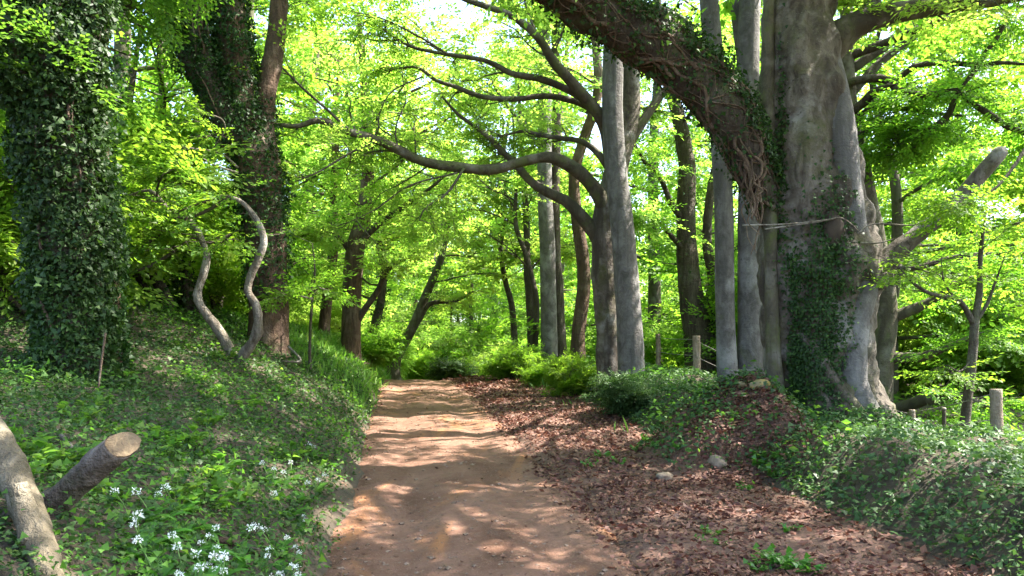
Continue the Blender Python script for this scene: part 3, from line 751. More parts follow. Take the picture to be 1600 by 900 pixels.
# ---- arching beech and its smooth neighbour
def arching_beech():
    rng = np.random.default_rng(30); D = 17.0
    b = P(953, 625, D); b[2] = gp(b[0], b[1])[2] - .1
    root = thing('arching_beech_tree', 'knobbly grey beech with a long limb arching left across the path', 'tree', tuple(b))
    tr = Tube([b, P(952, 590, D), P(950, 540, D), P(945, 450, D), P(943, 380, D), P(950, 320, D), P(965, 260, D + .2), P(982, 190, D + .4), P(986, 110, D + .4), P(985, 20, D + .4), P(985, -120, D + .4), P(980, -260, D + .4)],
              [.30, .27, .25, .25, .27, .27, .24, .22, .20, .18, .15, .1], 28, 110, lump=.2, lfreq=2.4, seed=3, flare=.5, flarez=.35)
    part('trunk', tr.V, tr.faces(), M['old_beech_bark'], root)
    spec = [
        ([(955, 350), (930, 296), (895, 262), (860, 246), (820, 252), (770, 265), (720, 262), (660, 252), (620, 233), (580, 215), (540, 205), (500, 188), (465, 197), (425, 194)], 17, 14.6, [.18, .15, .12, .10, .10, .10, .09, .08, .065, .05, .03]),
        ([(950, 395), (925, 360), (890, 318), (850, 298), (828, 282), (805, 255), (788, 240), (765, 215), (740, 196), (715, 178), (690, 150)], 17, 16.4, [.17, .14, .11, .09, .08, .065, .05, .035, .02]),
        ([(960, 290), (952, 230), (942, 190), (920, 158), (890, 125), (862, 92), (842, 60), (800, 25), (730, 0), (660, -30)], 17, 15, [.18, .15, .13, .11, .10, .085, .07, .05, .03]),
        ([(945, 195), (925, 170), (900, 147), (850, 125), (800, 115), (760, 95), (700, 85), (640, 72), (590, 40)], 16.8, 15.4, [.10, .085, .075, .065, .05, .04, .03, .015]),
        ([(940, 185), (915, 165), (885, 155), (850, 150), (800, 155), (750, 150), (710, 135), (680, 125), (650, 105), (600, 110)], 16.9, 15.8, [.08, .07, .06, .055, .05, .04, .03, .012]),
        ([(950, 260), (930, 235), (905, 220), (875, 216), (840, 210), (815, 205), (780, 215)], 17, 16.5, [.08, .065, .05, .045, .035, .015]),
        ([(978, 230), (990, 210), (1010, 182), (1030, 152), (1060, 112), (1085, 60)], 17.3, 17.6, [.15, .13, .10, .09, .06, .03]),
    ]
    tubes = []
    for i, (pl, d0, d1, rad) in enumerate(spec):
        tubes.append(limb_part(root, PL(pl, d0, d1), rad, 'limb_bark', 'limb', 14, 300 + i, .2, 4))
    subs = [([(548, 206), (512, 172), (470, 135), (440, 105), (418, 92)], 14.9, 14.2, .03), ([(590, 219), (545, 240), (495, 270), (450, 288)], 15, 14.4, .028), ([(725, 263), (700, 300), (665, 325), (655, 345)], 15.8, 15.4, .03),
            ([(715, 270), (640, 290), (590, 325), (540, 350)], 15.8, 15.0, .02), ([(700, 85), (660, 60), (600, 30), (560, 20)], 15.6, 15, .025), ([(660, 120), (610, 145), (590, 190), (600, 205)], 15.7, 15.4, .018), ([(842, 60), (825, 20), (815, -20)], 15.6, 15.8, .03)]
    st = []
    for i, (pl, d0, d1, r) in enumerate(subs):
        st.append(limb_part(root, PL(pl, d0, d1), [r, r * .7, r * .3], 'limb_bark', 'branch', 8, 330 + i, .2, 6))
    ups = above([P(985, -60, D + .4), P(983, -160, D + .4)], 3, rng, (2, 3.5), (.3, .8))
    for i, u in enumerate(ups): limb_part(root, u, [.12, .08, .03], 'limb_bark', 'limb', 8, 340 + i)
    polys = [t.C for t in tubes]
    A = np.array([to_poly(c) for c in polys]); S = np.array([to_poly(t.C) for t in st]); U = np.array([to_poly(u) for u in ups])
    res = [foliage(A, rng, m1=11, m2=4, ns=2, sc=.95, t0=.28, frac1=(.14, .36), r1=.02, r2=.009, bias=(0, 1.0, .25)), foliage(S, rng, m1=7, m2=4, ns=2, sc=.95, t0=.1, frac1=(.25, .6), r1=.012, bias=(0, .9, .1)), foliage(U, rng, m1=6, m2=3, ns=2, sc=1.4, big=True, t0=.2)]
    V, f = join([r[0] for r in res]); part('twigs', V, f, M['limb_bark'], root, kind='stuff')
    V, f = join([r[1] for r in res]); part('crown', V, f, M['beech_leaf'], root, smooth=False)
arching_beech()

def clean_trunk_tree(name, label, pts, d, rad, mat, seed, seg=20, lump=.07, crown=(6, 1.3), twig_from=None, extra=(), leaf='beech_leaf', flare=.7, keepfrac=.25, spread=(2.5, 4.5), ivy=0, m1=7):
    """a tree given by its trunk's pixel line; boughs spring from the upper part"""
    rng = np.random.default_rng(seed)
    W = PL(pts, d) if not isinstance(d, (list, tuple)) else PL(pts, *d)
    W[0][2] = gp(W[0][0], W[0][1])[2] - .12
    root = thing(name, label, 'tree', tuple(W[0]))
    tr = Tube(W, rad, seg, None, lump=lump, lfreq=2.2, seed=seed, flare=flare, flarez=.35)
    part('trunk', tr.V, tr.faces(), M[mat], root)
    polys = []
    for i, e in enumerate(extra):
        pl, dd, rr = e[:3]; w = PL(pl, *dd) if isinstance(dd, (list, tuple)) else PL(pl, dd)
        t = limb_part(root, w, rr, e[3] if len(e) > 3 else mat, 'limb', 12, seed * 10 + i, .18, 3); polys.append(t.C)
    n = len(tr.C); src = tr.C[int(n * (1 - keepfrac)):]
    ups = above(src, crown[0], rng, spread, (.05, .6))
    for i, u in enumerate(ups):
        r = min(.10, rad[-1] * .8); limb_part(root, u, [r, r * .6, r * .25], mat, 'limb', 7, seed * 20 + i)
    res = [foliage(np.array([to_poly(u) for u in ups]), rng, m1=m1, m2=3, ns=2, sc=crown[1], big=crown[1] > 1.2, t0=.15)]
    if polys: res.append(foliage(np.array([to_poly(c) for c in polys]), rng, m1=8, m2=4, ns=3, sc=1.0, t0=.35, frac1=(.2, .4), r1=.012))
    V, f = join([r[0] for r in res]); part('twigs', V, f, M['limb_bark'], root, kind='stuff')
    V, f = join([r[1] for r in res]); part('crown', V, f, M[leaf], root, smooth=False)
    if ivy:
        V, f = ivy_on(tr, ivy, rng, root, (.04, .075), (0, .10), 0, .8); part('ivy', V, f, M['ivy_leaf'], root, smooth=False, kind='stuff')
    return root, tr

clean_trunk_tree('smooth_beech_tree', 'straight smooth grey beech trunk standing against the knobbly arching beech', [(987, 630), (986, 590), (985, 540), (980, 450), (972, 350), (962, 260), (957, 180), (958, 100), (960, 0), (962, -150), (960, -300)], 16.4,
                 [.31, .275, .265, .255, .235, .22, .215, .21, .20, .16, .10], 'beech_bark', 41, 32, .05, (3, 1.4), spread=(2, 3))
# twin stemmed beech behind the old one
def twin_beech():
    rng = np.random.default_rng(50); D = 14.0
    b = P(1160, 640, D); b[2] = gp(b[0], b[1])[2] - .1
    root = thing('twin_beech_tree', 'pale grey beech with two straight stems fused at the base behind the old beech', 'tree', tuple(b))
    s1 = Tube([b + np.array([-.12, 0, 0]), P(1138, 590, D), P(1134, 520, D), P(1132, 430, D), P(1130, 300, D), P(1124, 200, D), P(1115, 90, D), P(1108, 0, D), P(1100, -150, D), P(1095, -300, D)], [.24, .19, .165, .165, .165, .165, .17, .165, .13, .08], 26, 110, lump=.05, seed=1)
    s2 = Tube([b + np.array([.1, 0, 0]), P(1172, 590, D + .1), P(1172, 520, D + .1), P(1171, 430, D + .1), P(1171, 300, D), P(1170, 200, D), P(1169, 90, D), P(1172, 0, D), P(1178, -150, D), P(1180, -300, D)], [.34, .25, .21, .20, .195, .19, .19, .18, .15, .1], 28, 110, lump=.05, seed=2)
    part('trunk', s1.V, s1.faces(), M['beech_bark'], root); part('trunk', s2.V, s2.faces(), M['beech_bark'], root)
    f = limb_part(root, [P(1170, 130, D), P(1160, 70, D + .2), P(1152, 10, D + .3), P(1145, -80, D + .5)], [.16, .13, .12, .1], 'beech_bark', 'limb', 16, 5, .06)
    k = limb_part(root, [P(1120, 150, D), P(1085, 60, D + .3), P(1068, 30, D + .5), P(1030, 10, D + .8)], [.07, .05, .04, .02], 'beech_bark', 'limb', 10, 6, .1)
    ups = above(list(s1.C[95:]) + list(s2.C[95:]), 5, rng, (2, 3.5), (.2, .8))
    for i, u in enumerate(ups): limb_part(root, u, [.09, .06, .03], 'beech_bark', 'limb', 7, 540 + i)
    crown_part(root, ups, rng, 'beech_leaf', m1=6, m2=3, ns=2, sc=1.4, big=True)
twin_beech()

clean_trunk_tree('wavy_beech_tree', 'slim brown wavy trunk just behind the arching beech', [(903, 600), (903, 560), (904, 520), (912, 450), (910, 400), (900, 330), (898, 270), (914, 212), (926, 178), (935, 130), (930, 40), (935, -100)], 22,
                 [.24, .21, .19, .19, .18, .16, .15, .14, .14, .13, .11, .06], 'red_bark', 42, 18, .12, (5, 1.3), keepfrac=.3)
clean_trunk_tree('paired_grey_tree', 'straight grey trunk with green algae beside a darker twin stem', [(860, 600), (859, 560), (857, 470), (855, 380), (851, 290), (851, 150), (849, 0), (850, -150)], 24.5,
                 [.30, .26, .25, .24, .23, .21, .17, .1], 'beech_bark', 43, 18, .07, (6, 1.4), keepfrac=.4,
                 extra=[([(878, 600), (876, 540), (872, 450), (868, 380), (868, 280), (870, 160), (868, 40), (872, -80)], 24.8, [.22, .19, .17, .15, .14, .13, .12, .08], 'dark_bark')])
for i, (pl, dd, r, lb) in enumerate([
        ([(833, 590), (832, 550), (828, 470), (824, 420), (822, 330), (815, 240), (810, 120)], 29, .17, 'thin dark trunk, thickest of three slender stems left of the paired grey trunks'),
        ([(808, 580), (805, 545), (800, 480), (790, 440), (783, 390), (790, 300), (785, 180)], 31, .13, 'thin crooked trunk bending left near the far end of the path'),
        ([(838, 590), (836, 540), (838, 470), (822, 400), (806, 350), (806, 280), (800, 150)], 27, .11, 'slender leaning stem crossing in front of the thin dark trunk')]):
    clean_trunk_tree('slender_tree', lb, pl, dd, [r * 1.2, r, r * .9, r * .8, r * .7, r * .5, r * .3], 'dark_bark', 440 + i, 12, .1, (7, 1.3), keepfrac=.6, spread=(1.5, 3))
clean_trunk_tree('dark_forked_tree', 'dark mossy forked tree beyond the wire fence, between the two pale beeches', [(1098, 640), (1096, 590), (1092, 530), (1078, 450), (1072, 350), (1073, 260), (1062, 190), (1045, 130), (1030, 40), (1020, -80)], 20,
                 [.48, .42, .36, .28, .24, .21, .18, .15, .12, .06], 'dark_bark', 46, 20, .16, (8, 1.3), keepfrac=.45, ivy=500,
                 extra=[([(1100, 590), (1116, 520), (1116, 440), (1105, 380), (1110, 300), (1125, 220)], 20.2, [.25, .2, .16, .13, .1, .05], 'dark_bark'), ([(1073, 350), (1050, 320), (1030, 275), (1005, 250), (980, 200)], (20, 19), [.09, .07, .05, .03], 'dark_bark'),
                        ([(1076, 400), (1050, 370), (1025, 345), (1000, 340)], (20, 19), [.08, .06, .04, .02], 'dark_bark'), ([(1100, 500), (1120, 420), (1160, 380)], 20, [.1, .07, .04], 'dark_bark')])

# mossy tree behind the old beech on the right, with its sinuous branches
def mossy_tree():
    rng = np.random.default_rng(60); D = 14.5
    b = P(1372, 730, D); b[2] = gp(b[0], b[1])[2] - .1
    root = thing('mossy_branching_tree', 'mossy tree with low sideways branches standing behind the old beech', 'tree', tuple(b))
    tr = Tube([b, P(1372, 660, D), P(1375, 600, D), P(1380, 530, D), P(1385, 480, D), P(1372, 400, D), P(1352, 300, D), P(1335, 220, D), P(1325, 150, D), P(1322, 40, D), P(1330, -120, D)], [.30, .24, .21, .21, .20, .19, .18, .17, .15, .12, .07], 20, 100, lump=.18, seed=7, flare=.3)
    part('trunk', tr.V, tr.faces(), M['limb_bark'], root)
    spec = [([(1375, 655), (1400, 640), (1430, 630), (1470, 617), (1505, 623), (1560, 640)], 14.4, 12.5, [.12, .11, .10, .08, .05]),
            ([(1385, 560), (1420, 558), (1445, 556), (1475, 545), (1530, 520)], 14.5, 13.6, [.10, .09, .07, .03]),
            ([(1386, 500), (1420, 486), (1455, 470), (1500, 440), (1560, 430)], 14.5, 14, [.10, .09, .07, .03]),
            ([(1400, 645), (1415, 670), (1432, 705)], 14.2, 13.6, [.06, .09, .1]),
            ([(1400, 645), (1440, 652), (1500, 652), (1560, 675), (1620, 690)], 14.3, 13.5, [.04, .035, .03, .02]),
            ([(1310, 150), (1330, 128), (1380, 123), (1407, 142), (1440, 150), (1480, 145), (1497, 143), (1511, 156)], 14.5, 13.2, [.085, .08, .075, .075, .065, .06, .055, .03]),
            ([(1405, 142), (1397, 163), (1405, 193), (1404, 228)], 14, 13.8, [.05, .055, .05, .03]),
            ([(1493, 148), (1483, 177), (1467, 194), (1437, 220)], 13.3, 13.4, [.05, .055, .06, .05]),
            ([(1482, 186), (1447, 203), (1413, 217), (1387, 233)], 13.4, 13.8, [.045, .045, .04, .03]),
            ([(1323, 180), (1350, 160), (1367, 143), (1392, 133), (1430, 104), (1480, 98), (1523, 102), (1563, 98), (1610, 101)], 14.3, 12.8, [.08, .08, .06, .05, .045, .035, .02]),
            ([(1340, 190), (1357, 171), (1413, 170), (1453, 177), (1510, 181)], 14.4, 13.8, [.05, .045, .04, .02]),
            ([(1335, 215), (1360, 203), (1380, 193), (1400, 180)], 14.4, 14, [.05, .04, .02]),
            ([(1511, 156), (1527, 167), (1553, 183), (1573, 197), (1600, 208), (1650, 230)], 13.2, 12.6, [.03, .05, .05, .04, .03]),
            ([(1322, 90), (1400, 60), (1480, 30), (1600, 10)], 14.5, 13.5, [.09, .07, .05, .03]),
            ([(1500, 140), (1525, 107), (1537, 87), (1557, 60), (1580, 20)], 13.3, 13, [.02, .045, .045, .035, .02]),
            ([(1365, 400), (1420, 420), (1500, 400), (1600, 395)], 14.5, 13.5, [.07, .05, .04, .02])]
    ts = []
    for i, (pl, d0, d1, rr) in enumerate(spec):
        ts.append(limb_part(root, PL(pl, d0, d1), rr, 'limb_bark' if i < 5 else 'dark_bark', 'limb', 12, 620 + i, .22, 4))
    ups = above(list(tr.C[75:]), 6, rng, (3, 5), (.1, .5))
    for i, u in enumerate(ups): limb_part(root, u, [.09, .06, .03], 'limb_bark', 'limb', 7, 640 + i)
    A = np.array([to_poly(t.C) for t in ts])
    res = [foliage(A, rng, m1=7, m2=4, ns=2, sc=1.0, t0=.3, frac1=(.3, .6), r1=.01), foliage(np.array([to_poly(u) for u in ups]), rng, m1=6, m2=3, ns=2, sc=1.4, big=True)]
    V, f = join([r[0] for r in res]); part('twigs', V, f, M['dark_bark'], root, kind='stuff')
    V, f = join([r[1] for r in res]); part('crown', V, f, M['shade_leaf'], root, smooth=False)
mossy_tree()

# dark sapling by the post
def sapling():
    rng = np.random.default_rng(70); D = 10.2
    b = P(1503, 735, D); b[2] = gp(b[0], b[1])[2] - .05
    root = thing('dark_sapling', 'thin dark forked sapling standing near the wooden fence post', 'tree', tuple(b))
    tr = Tube([b, P(1504, 700, D), P(1511, 630, D), P(1520, 550, D), P(1523, 505, D), P(1530, 460, D), P(1532, 400, D), P(1540, 330, D)], [.075, .065, .06, .055, .055, .04, .03, .012], 14, 60, lump=.15, lfreq=5, seed=3)
    part('trunk', tr.V, tr.faces(), M['dark_bark'], root)
    sp = [([(1522, 508), (1507, 480), (1492, 466), (1460, 461), (1430, 445), (1405, 418)], D, D - .3, [.04, .035, .028, .02, .008]), ([(1523, 505), (1540, 480), (1552, 450), (1570, 400)], D, D - .2, [.03, .02, .008]),
          ([(1519, 560), (1500, 580), (1480, 570)], D, D - .2, [.015, .01, .004]), ([(1492, 466), (1475, 440), (1470, 400)], D - .1, D, [.018, .012, .005])]
    ts = [limb_part(root, PL(a, d0, d1), r, 'dark_bark', 'branch', 8, 70 + i, .15, 6) for i, (a, d0, d1, r) in enumerate(sp)]
    crown_part(root, [t.C for t in ts] + [tr.C[40:]], rng, 'shade_leaf', 'dark_bark', m1=5, m2=3, ns=1, sc=.8, t0=.5, frac1=(.3, .6), r1=.006, r2=.003)
sapling()

# ================================================================== LEFT SIDE TREES
def left_ivy_tree():
    rng = np.random.default_rng(80); D = 9.0
    b = P(122, 640, D); b[2] = gp(b[0], b[1])[2] - .1
    root = thing('ivy_clad_tree', 'massive trunk wholly wrapped in dark ivy on the left bank', 'tree', tuple(b))
    tr = Tube([b, P(122, 600, D), P(118, 520, D), P(112, 430, D), P(105, 320, D), P(92, 200, D), P(80, 90, D), P(68, -30, D), P(55, -180, D), P(45, -380, D)], [.42, .36, .33, .32, .32, .34, .36, .36, .30, .18], 30, 110, lump=.2, seed=9, flare=.3)
    part('trunk', tr.V, tr.faces(), M['dark_bark'], root)
    l2 = limb_part(root, [P(85, 260, D), P(50, 150, D - .2), P(20, 40, D - .3), P(-20, -120, D - .4)], [.2, .18, .17, .12], 'dark_bark', 'limb', 18, 3)
    l3 = limb_part(root, [P(95, 220, D), P(125, 120, D), P(140, 20, D + .1), P(150, -120, D + .2)], [.16, .14, .13, .1], 'dark_bark', 'limb', 16, 4)
    VV = [ivy_on(tr, 36000, rng, root, (.03, .065), (0, .16), 0, .75), ivy_on(tr, 9000, rng, root, (.035, .07), (.05, .26), .3, .8), ivy_on(l2, 8000, rng, root, (.035, .07), (0, .28)), ivy_on(l3, 7000, rng, root, (.035, .07), (0, .22))]
    V, f = join(VV); part('ivy', V, f, M['ivy_leaf'], root, smooth=False, kind='stuff')
    vines(tr, 12, rng, root, .0, .7, (.008, .02), .6, None, 'vine', (.2, .6), .06)
    for q, pl in enumerate([[(165, 520), (158, 570), (150, 640)], [(108, 615), (122, 628), (136, 640), (150, 652)]]):
        tb = Tube(PL(pl, 8.45 - .15 * q), [.012 + .035 * q, .012 + .04 * q, .008], 8, 20, lump=.2, lfreq=6, seed=q); part('surface_root', tb.V, tb.faces(), M['vine'], root)
    ups = above(list(tr.C[92:]), 7, rng, (2.5, 4.5), (.3, .7))
    for i, u in enumerate(ups): limb_part(root, u, [.12, .08, .03], 'dark_bark', 'limb', 7, 840 + i)
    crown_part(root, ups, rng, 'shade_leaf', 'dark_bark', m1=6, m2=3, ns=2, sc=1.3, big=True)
left_ivy_tree()

def ivy_stem_tree():
    rng = np.random.default_rng(81); D = 9.6
    b = P(178, 600, D); b[2] = gp(b[0], b[1])[2] - .1
    root = thing('ivy_clad_tree', 'slender ivy clad stem rising right beside the massive ivy wrapped trunk', 'tree', tuple(b))
    tr = Tube([b, P(178, 540, D), P(174, 440, D), P(164, 330, D), P(158, 220, D), P(158, 110, D), P(164, 0, D), P(172, -150, D)], [.12, .10, .09, .085, .08, .07, .065, .04], 14, 80, lump=.2, seed=2, wob=.05)
    part('trunk', tr.V, tr.faces(), M['red_bark'], root)
    V, f = ivy_on(tr, 6500, rng, root, (.035, .065), (0, .16), 0, .75); part('ivy', V, f, M['ivy_leaf'], root, smooth=False, kind='stuff')
    ups = above(list(tr.C[45:]), 6, rng, (1.2, 2.4), (.0, .5), (1.1, 3.8))
    for i, u in enumerate(ups): limb_part(root, u, [.018, .012, .006], 'dark_bark', 'limb', 6, 850 + i)
    crown_part(root, ups, rng, 'shrub_leaf', 'dark_bark', m1=6, m2=4, ns=3, sc=1.0)
ivy_stem_tree()

def fork_ivy_tree():
    rng = np.random.default_rng(90); D = 14.0
    b = P(424, 600, D); b[2] = gp(b[0], b[1])[2] - .1
    root = thing('ivy_clad_tree', 'ivy hung tree forking into several stems above the twisted grey shrub', 'tree', tuple(b))
    tr = Tube([b, P(421, 560, D), P(418, 460, D), P(412, 340, D), P(398, 250, D), P(376, 170, D), P(366, 90, D), P(360, 0, D), P(352, -140, D), P(350, -300, D)], [.42, .36, .33, .35, .36, .28, .25, .24, .18, .1], 26, 110, lump=.16, seed=5, flare=.4)
    part('trunk', tr.V, tr.faces(), M['red_bark'], root)
    l1 = limb_part(root, [P(395, 260, D), P(345, 165, D - .2), P(318, 100, D - .2), P(306, 30, D - .2), P(298, -100, D - .2)], [.28, .25, .22, .2, .14], 'dark_bark', 'limb', 18, 1)
    l2 = limb_part(root, [P(345, 160, D - .2), P(300, 100, D - .3), P(265, 30, D - .3), P(235, -70, D - .3)], [.2, .16, .14, .1], 'dark_bark', 'limb', 16, 2)
    l3 = limb_part(root, [P(412, 350, D), P(420, 270, D), P(412, 190, D + .1), P(420, 125, D + .2), P(432, 55, D + .3), P(440, -60, D + .4)], [.26, .22, .19, .18, .17, .12], 'red_bark', 'limb', 16, 3)
    VV = [ivy_on(tr, 15000, rng, root, (.035, .065), (0, .15), .22, .85), ivy_on(l1, 7000, rng, root, (.035, .065), (0, .16)), ivy_on(l2, 4500, rng, root, (.035, .065), (0, .16)), ivy_on(l3, 1800, rng, root, (.035, .06), (0, .10), 0, .5)]
    V, f = join(VV); part('ivy', V, f, M['ivy_leaf'], root, smooth=False, kind='stuff')
    vines(l1, 8, rng, root, 0, 1, (.01, .02), .5, None, 'vine', (.3, .7), .05)
    # pale lichen grey dead branches
    for q, (pl, r) in enumerate([([(372, 262), (345, 240), (300, 232), (255, 228), (215, 222)], .02), ([(330, 237), (350, 205), (346, 186), (318, 176), (300, 165)], .014), ([(372, 270), (340, 260), (318, 248)], .02)]):
        tb = Tube(PL(pl, D - .8, D - 1.4), [r, r * .8, r * .4], 7, 26, lump=.2, lfreq=7, seed=q); part('dead_branch', tb.V, tb.faces(), M['pale_bark'], root)
    ups = above(list(tr.C[90:]) + list(l3.C[int(l3.n*.85):]) + list(l2.C[int(l2.n*.85):]), 9, rng, (2.5, 4), (.15, .6))
    for i, u in enumerate(ups): limb_part(root, u, [.09, .06, .02], 'dark_bark', 'limb', 7, 900 + i)
    crown_part(root, ups, rng, 'beech_leaf', 'dark_bark', m1=6, m2=3, ns=2, sc=1.2, big=True)
    # low leafy shoots around the stem
    lo = [PL([(380, 250), (340, 200), (300, 190)], D - .5, D - 1.2), PL([(390, 300), (350, 280), (310, 290)], D - .5, D - 1.2)]
    A = np.array([to_poly(spline(c, 20)) for c in lo])
    (TV, TF), (LV, LF) = foliage(A, rng, m1=4, m2=3, ns=1, sc=.85, t0=.3, frac1=(.3, .55), r1=.008)
    part('twigs', np.concatenate([TV]), TF, M['dark_bark'], root, kind='stuff'); part('crown', LV, LF, M['shade_leaf'], root, smooth=False)
fork_ivy_tree()

def twisted_shrub():
    rng = np.random.default_rng(91); D = 12.0
    b = P(372, 590, D); b[2] = gp(b[0], b[1])[2] - .05
    root = thing('twisted_shrub', 'pale grey shrub with two snaking bare stems on the left bank', 'shrub', tuple(b))
    s1 = limb_part(root, [b, P(364, 556, D), P(345, 522, D - .1), P(322, 490, D - .2), P(308, 464, D - .2), P(316, 432, D - .2), P(323, 398, D - .2), P(308, 360, D - .1), P(290, 340, D), P(262, 325, D), P(235, 298, D), P(200, 306, D)], [.10, .09, .075, .065, .058, .055, .052, .048, .043, .035, .025, .012], 'pale_bark', 'stem', 16, 1, .4, 6)
    s2 = limb_part(root, [b, P(380, 555, D - .1), P(398, 530, D - .2), P(404, 505, D - .3), P(399, 476, D - .3), P(387, 455, D - .3), P(392, 430, D - .3), P(404, 404, D - .3), P(412, 376, D - .3), P(401, 345, D - .3), P(381, 318, D - .3), P(358, 307, D - .3)], [.09, .085, .075, .065, .06, .062, .06, .058, .055, .05, .04, .025], 'pale_bark', 'stem', 16, 2, .4, 6)
    ts = []
    for i, (pl, r) in enumerate([([(358, 307), (322, 330), (280, 342), (235, 336), (205, 325)], .03), ([(358, 307), (320, 315), (280, 330)], .022), ([(275, 342), (238, 375), (200, 402)], .035), ([(270, 395), (235, 415), (200, 428)], .03), ([(360, 366), (330, 380), (300, 372), (270, 395)], .02), ([(323, 398), (345, 380), (368, 362)], .018), ([(250, 333), (245, 300), (255, 270)], .02)]):
        ts.append(limb_part(root, PL(pl, D, D - .3), [r, r * .8, r * .5], 'dark_bark', 'branch', 8, 10 + i, .15, 6))
    crown_part(root, [t.C for t in ts] + [s1.C[int(s1.n*.5):], s2.C[int(s2.n*.45):]], rng, 'shrub_leaf', 'dark_bark', m1=4, m2=2, ns=1, sc=.75, frac1=(.3, .6), r1=.008, r2=.004)
twisted_shrub()

clean_trunk_tree('ivy_pole_tree', 'short ivy covered pole stem behind the twisted grey shrub', [(302, 500), (296, 460), (285, 400), (277, 350), (262, 300), (255, 200), (250, 60)], 15, [.14, .12, .12, .11, .09, .07, .04], 'dark_bark', 92, 14, .15, (5, 1.2), keepfrac=.4, leaf='shade_leaf', ivy=3000, spread=(1.5, 3))
clean_trunk_tree('leaning_dark_tree', 'dark leaning stem behind the slender ivy clad stem', [(265, 500), (258, 465), (232, 412), (205, 375), (190, 300), (200, 180), (220, 40)], 14.5, [.12, .11, .10, .09, .08, .06, .03], 'dark_bark', 93, 12, .15, (5, 1.2), keepfrac=.35, leaf='shade_leaf', ivy=300, spread=(1.5, 3))
clean_trunk_tree('leaning_dark_tree', 'dark stooping stem crossing low behind the ivy wrapped trunks', [(242, 500), (235, 462), (205, 420), (190, 385), (150, 340), (120, 240), (110, 100)], 15.5, [.12, .11, .10, .09, .08, .06, .03], 'dark_bark', 94, 12, .15, (5, 1.2), keepfrac=.35, leaf='shade_leaf', spread=(1.5, 3))

def path_tree():
    rng = np.random.default_rng(95)
    root, tr = clean_trunk_tree('dark_path_tree', 'dark trunk with spreading branches beside the path on the left', [(548, 590), (548, 550), (549, 490), (551, 430), (556, 385), (570, 330), (575, 250), (570, 150), (560, 20)], 22, [.32, .28, .26, .26, .25, .2, .16, .12, .06], 'red_bark', 95, 18, .15, (8, 1.3), keepfrac=.45,
        extra=[([(556, 505), (572, 480), (590, 455), (600, 432), (613, 415), (640, 400)], (22, 21.5), [.11, .09, .08, .06, .04], 'dark_bark'), ([(556, 390), (580, 360), (620, 330), (665, 300), (700, 270)], (22, 21), [.12, .09, .06, .03], 'dark_bark'), ([(552, 400), (530, 372), (500, 360), (470, 370)], (22, 21.5), [.09, .06, .03], 'dark_bark')])
path_tree()
clean_trunk_tree('leaning_path_tree', 'mossy tree leaning right over the far end of the path', [(612, 590), (618, 560), (640, 520), (658, 480), (671, 448), (690, 400), (700, 330), (690, 240)], 31, [.30, .24, .20, .18, .16, .13, .1, .05], 'limb_bark', 96, 14, .15, (7, 1.3), keepfrac=.5, spread=(2, 3.5),
                 extra=[([(630, 540), (652, 505), (668, 478), (685, 472), (712, 470), (740, 455)], 31, [.13, .11, .09, .07, .03], 'limb_bark')])
clean_trunk_tree('thin_ivy_tree', 'thin dark ivy trunk leaning right between the dark trunk and the mossy leaning tree', [(572, 585), (576, 545), (588, 500), (597, 460), (600, 400), (590, 300)], 27, [.2, .17, .15, .13, .1, .05], 'dark_bark', 97, 12, .15, (7, 1.3), keepfrac=.5, ivy=500, spread=(1.5, 3))
clean_trunk_tree('brown_bank_tree', 'slim brown trunk on the bank top left of the dark path trunk', [(500, 590), (503, 540), (512, 460), (520, 400), (522, 320), (525, 200), (530, 90)], 25, [.24, .2, .17, .16, .14, .1, .05], 'red_bark', 98, 12, .15, (7, 1.3), keepfrac=.5, spread=(1.5, 3))
clean_trunk_tree('thin_sapling', 'very thin dark sapling on the bank right of the forked ivy hung tree', [(485, 625), (485, 590), (484, 540), (487, 480), (492, 430), (488, 380)], 14.2, [.035, .03, .028, .025, .018, .008], 'dark_bark', 99, 8, .1, (5, .9), keepfrac=.5, leaf='shade_leaf', spread=(.5, 1), flare=0, m1=4)

# ================================================================== LOGS
def log(name, label, pts, rad, mat, cut_at_end=True, seed=0, stub=None):
    pts = np.asarray(pts); root = thing(name, label, 'log', tuple(pts[0]))
    tb = Tube(pts, rad, 26, 60, lump=.22, lfreq=9, seed=seed, ridge=.12)
    if cut_at_end:      # oblique saw cut
        r_ = tb.V[-26:]; c_ = r_.mean(0); tb.V[-26:] = r_ + tb.T[-1] * ((r_ - c_) @ np.array([.1, .75, -.25]))[:, None]
    body = part('log_body', tb.V, tb.faces(), M[mat], root)
    if cut_at_end:
        seg = tb.seg; ring = tb.V[-seg:]; c = ring.mean(0); T = tb.T[-1]
        V = np.concatenate([c + (ring - c) * .93 + T * .012, c + (ring - c) * .93 - T * .01]); i = np.arange(seg); j = (i + 1) % seg
        part('cut_end', V, [i[None], np.stack([j, i, i + seg, j + seg], -1)], M['cut_wood'], root, smooth=False, under=body)
    if stub is not None:
        t2 = Tube(stub[0], stub[1], 14, 16, lump=.2, lfreq=9, seed=seed + 1); part('branch_stub', t2.V, t2.faces(), M['bare_log'], root, under=body)
    return root
log('fallen_log', 'pale barkless log leaning down the bank with a broken stub', [P(-75, 570, 4.5), P(-12, 680, 4.15), P(30, 760, 3.9), P(58, 835, 3.65), P(85, 930, 3.4)], [.075, .075, .073, .07, .06], 'bare_log', False, 3,
    ([P(52, 850, 3.6), P(40, 800, 3.66), P(28, 757, 3.68)], [.05, .05, .042]))
log('sawn_log', 'dark bark log with a pale sawn end propped behind the barkless log', [P(10, 850, 4.25), P(95, 777, 4.2), P(187, 696, 4.1)], [.078, .075, .074], 'log_bark', True, 5)
log('broken_log', 'short dark log end lying low behind the barkless log', [P(-90, 770, 4.3), P(-10, 810, 4.1), P(32, 832, 4.0)], [.10, .10, .095], 'log_bark', True, 6)

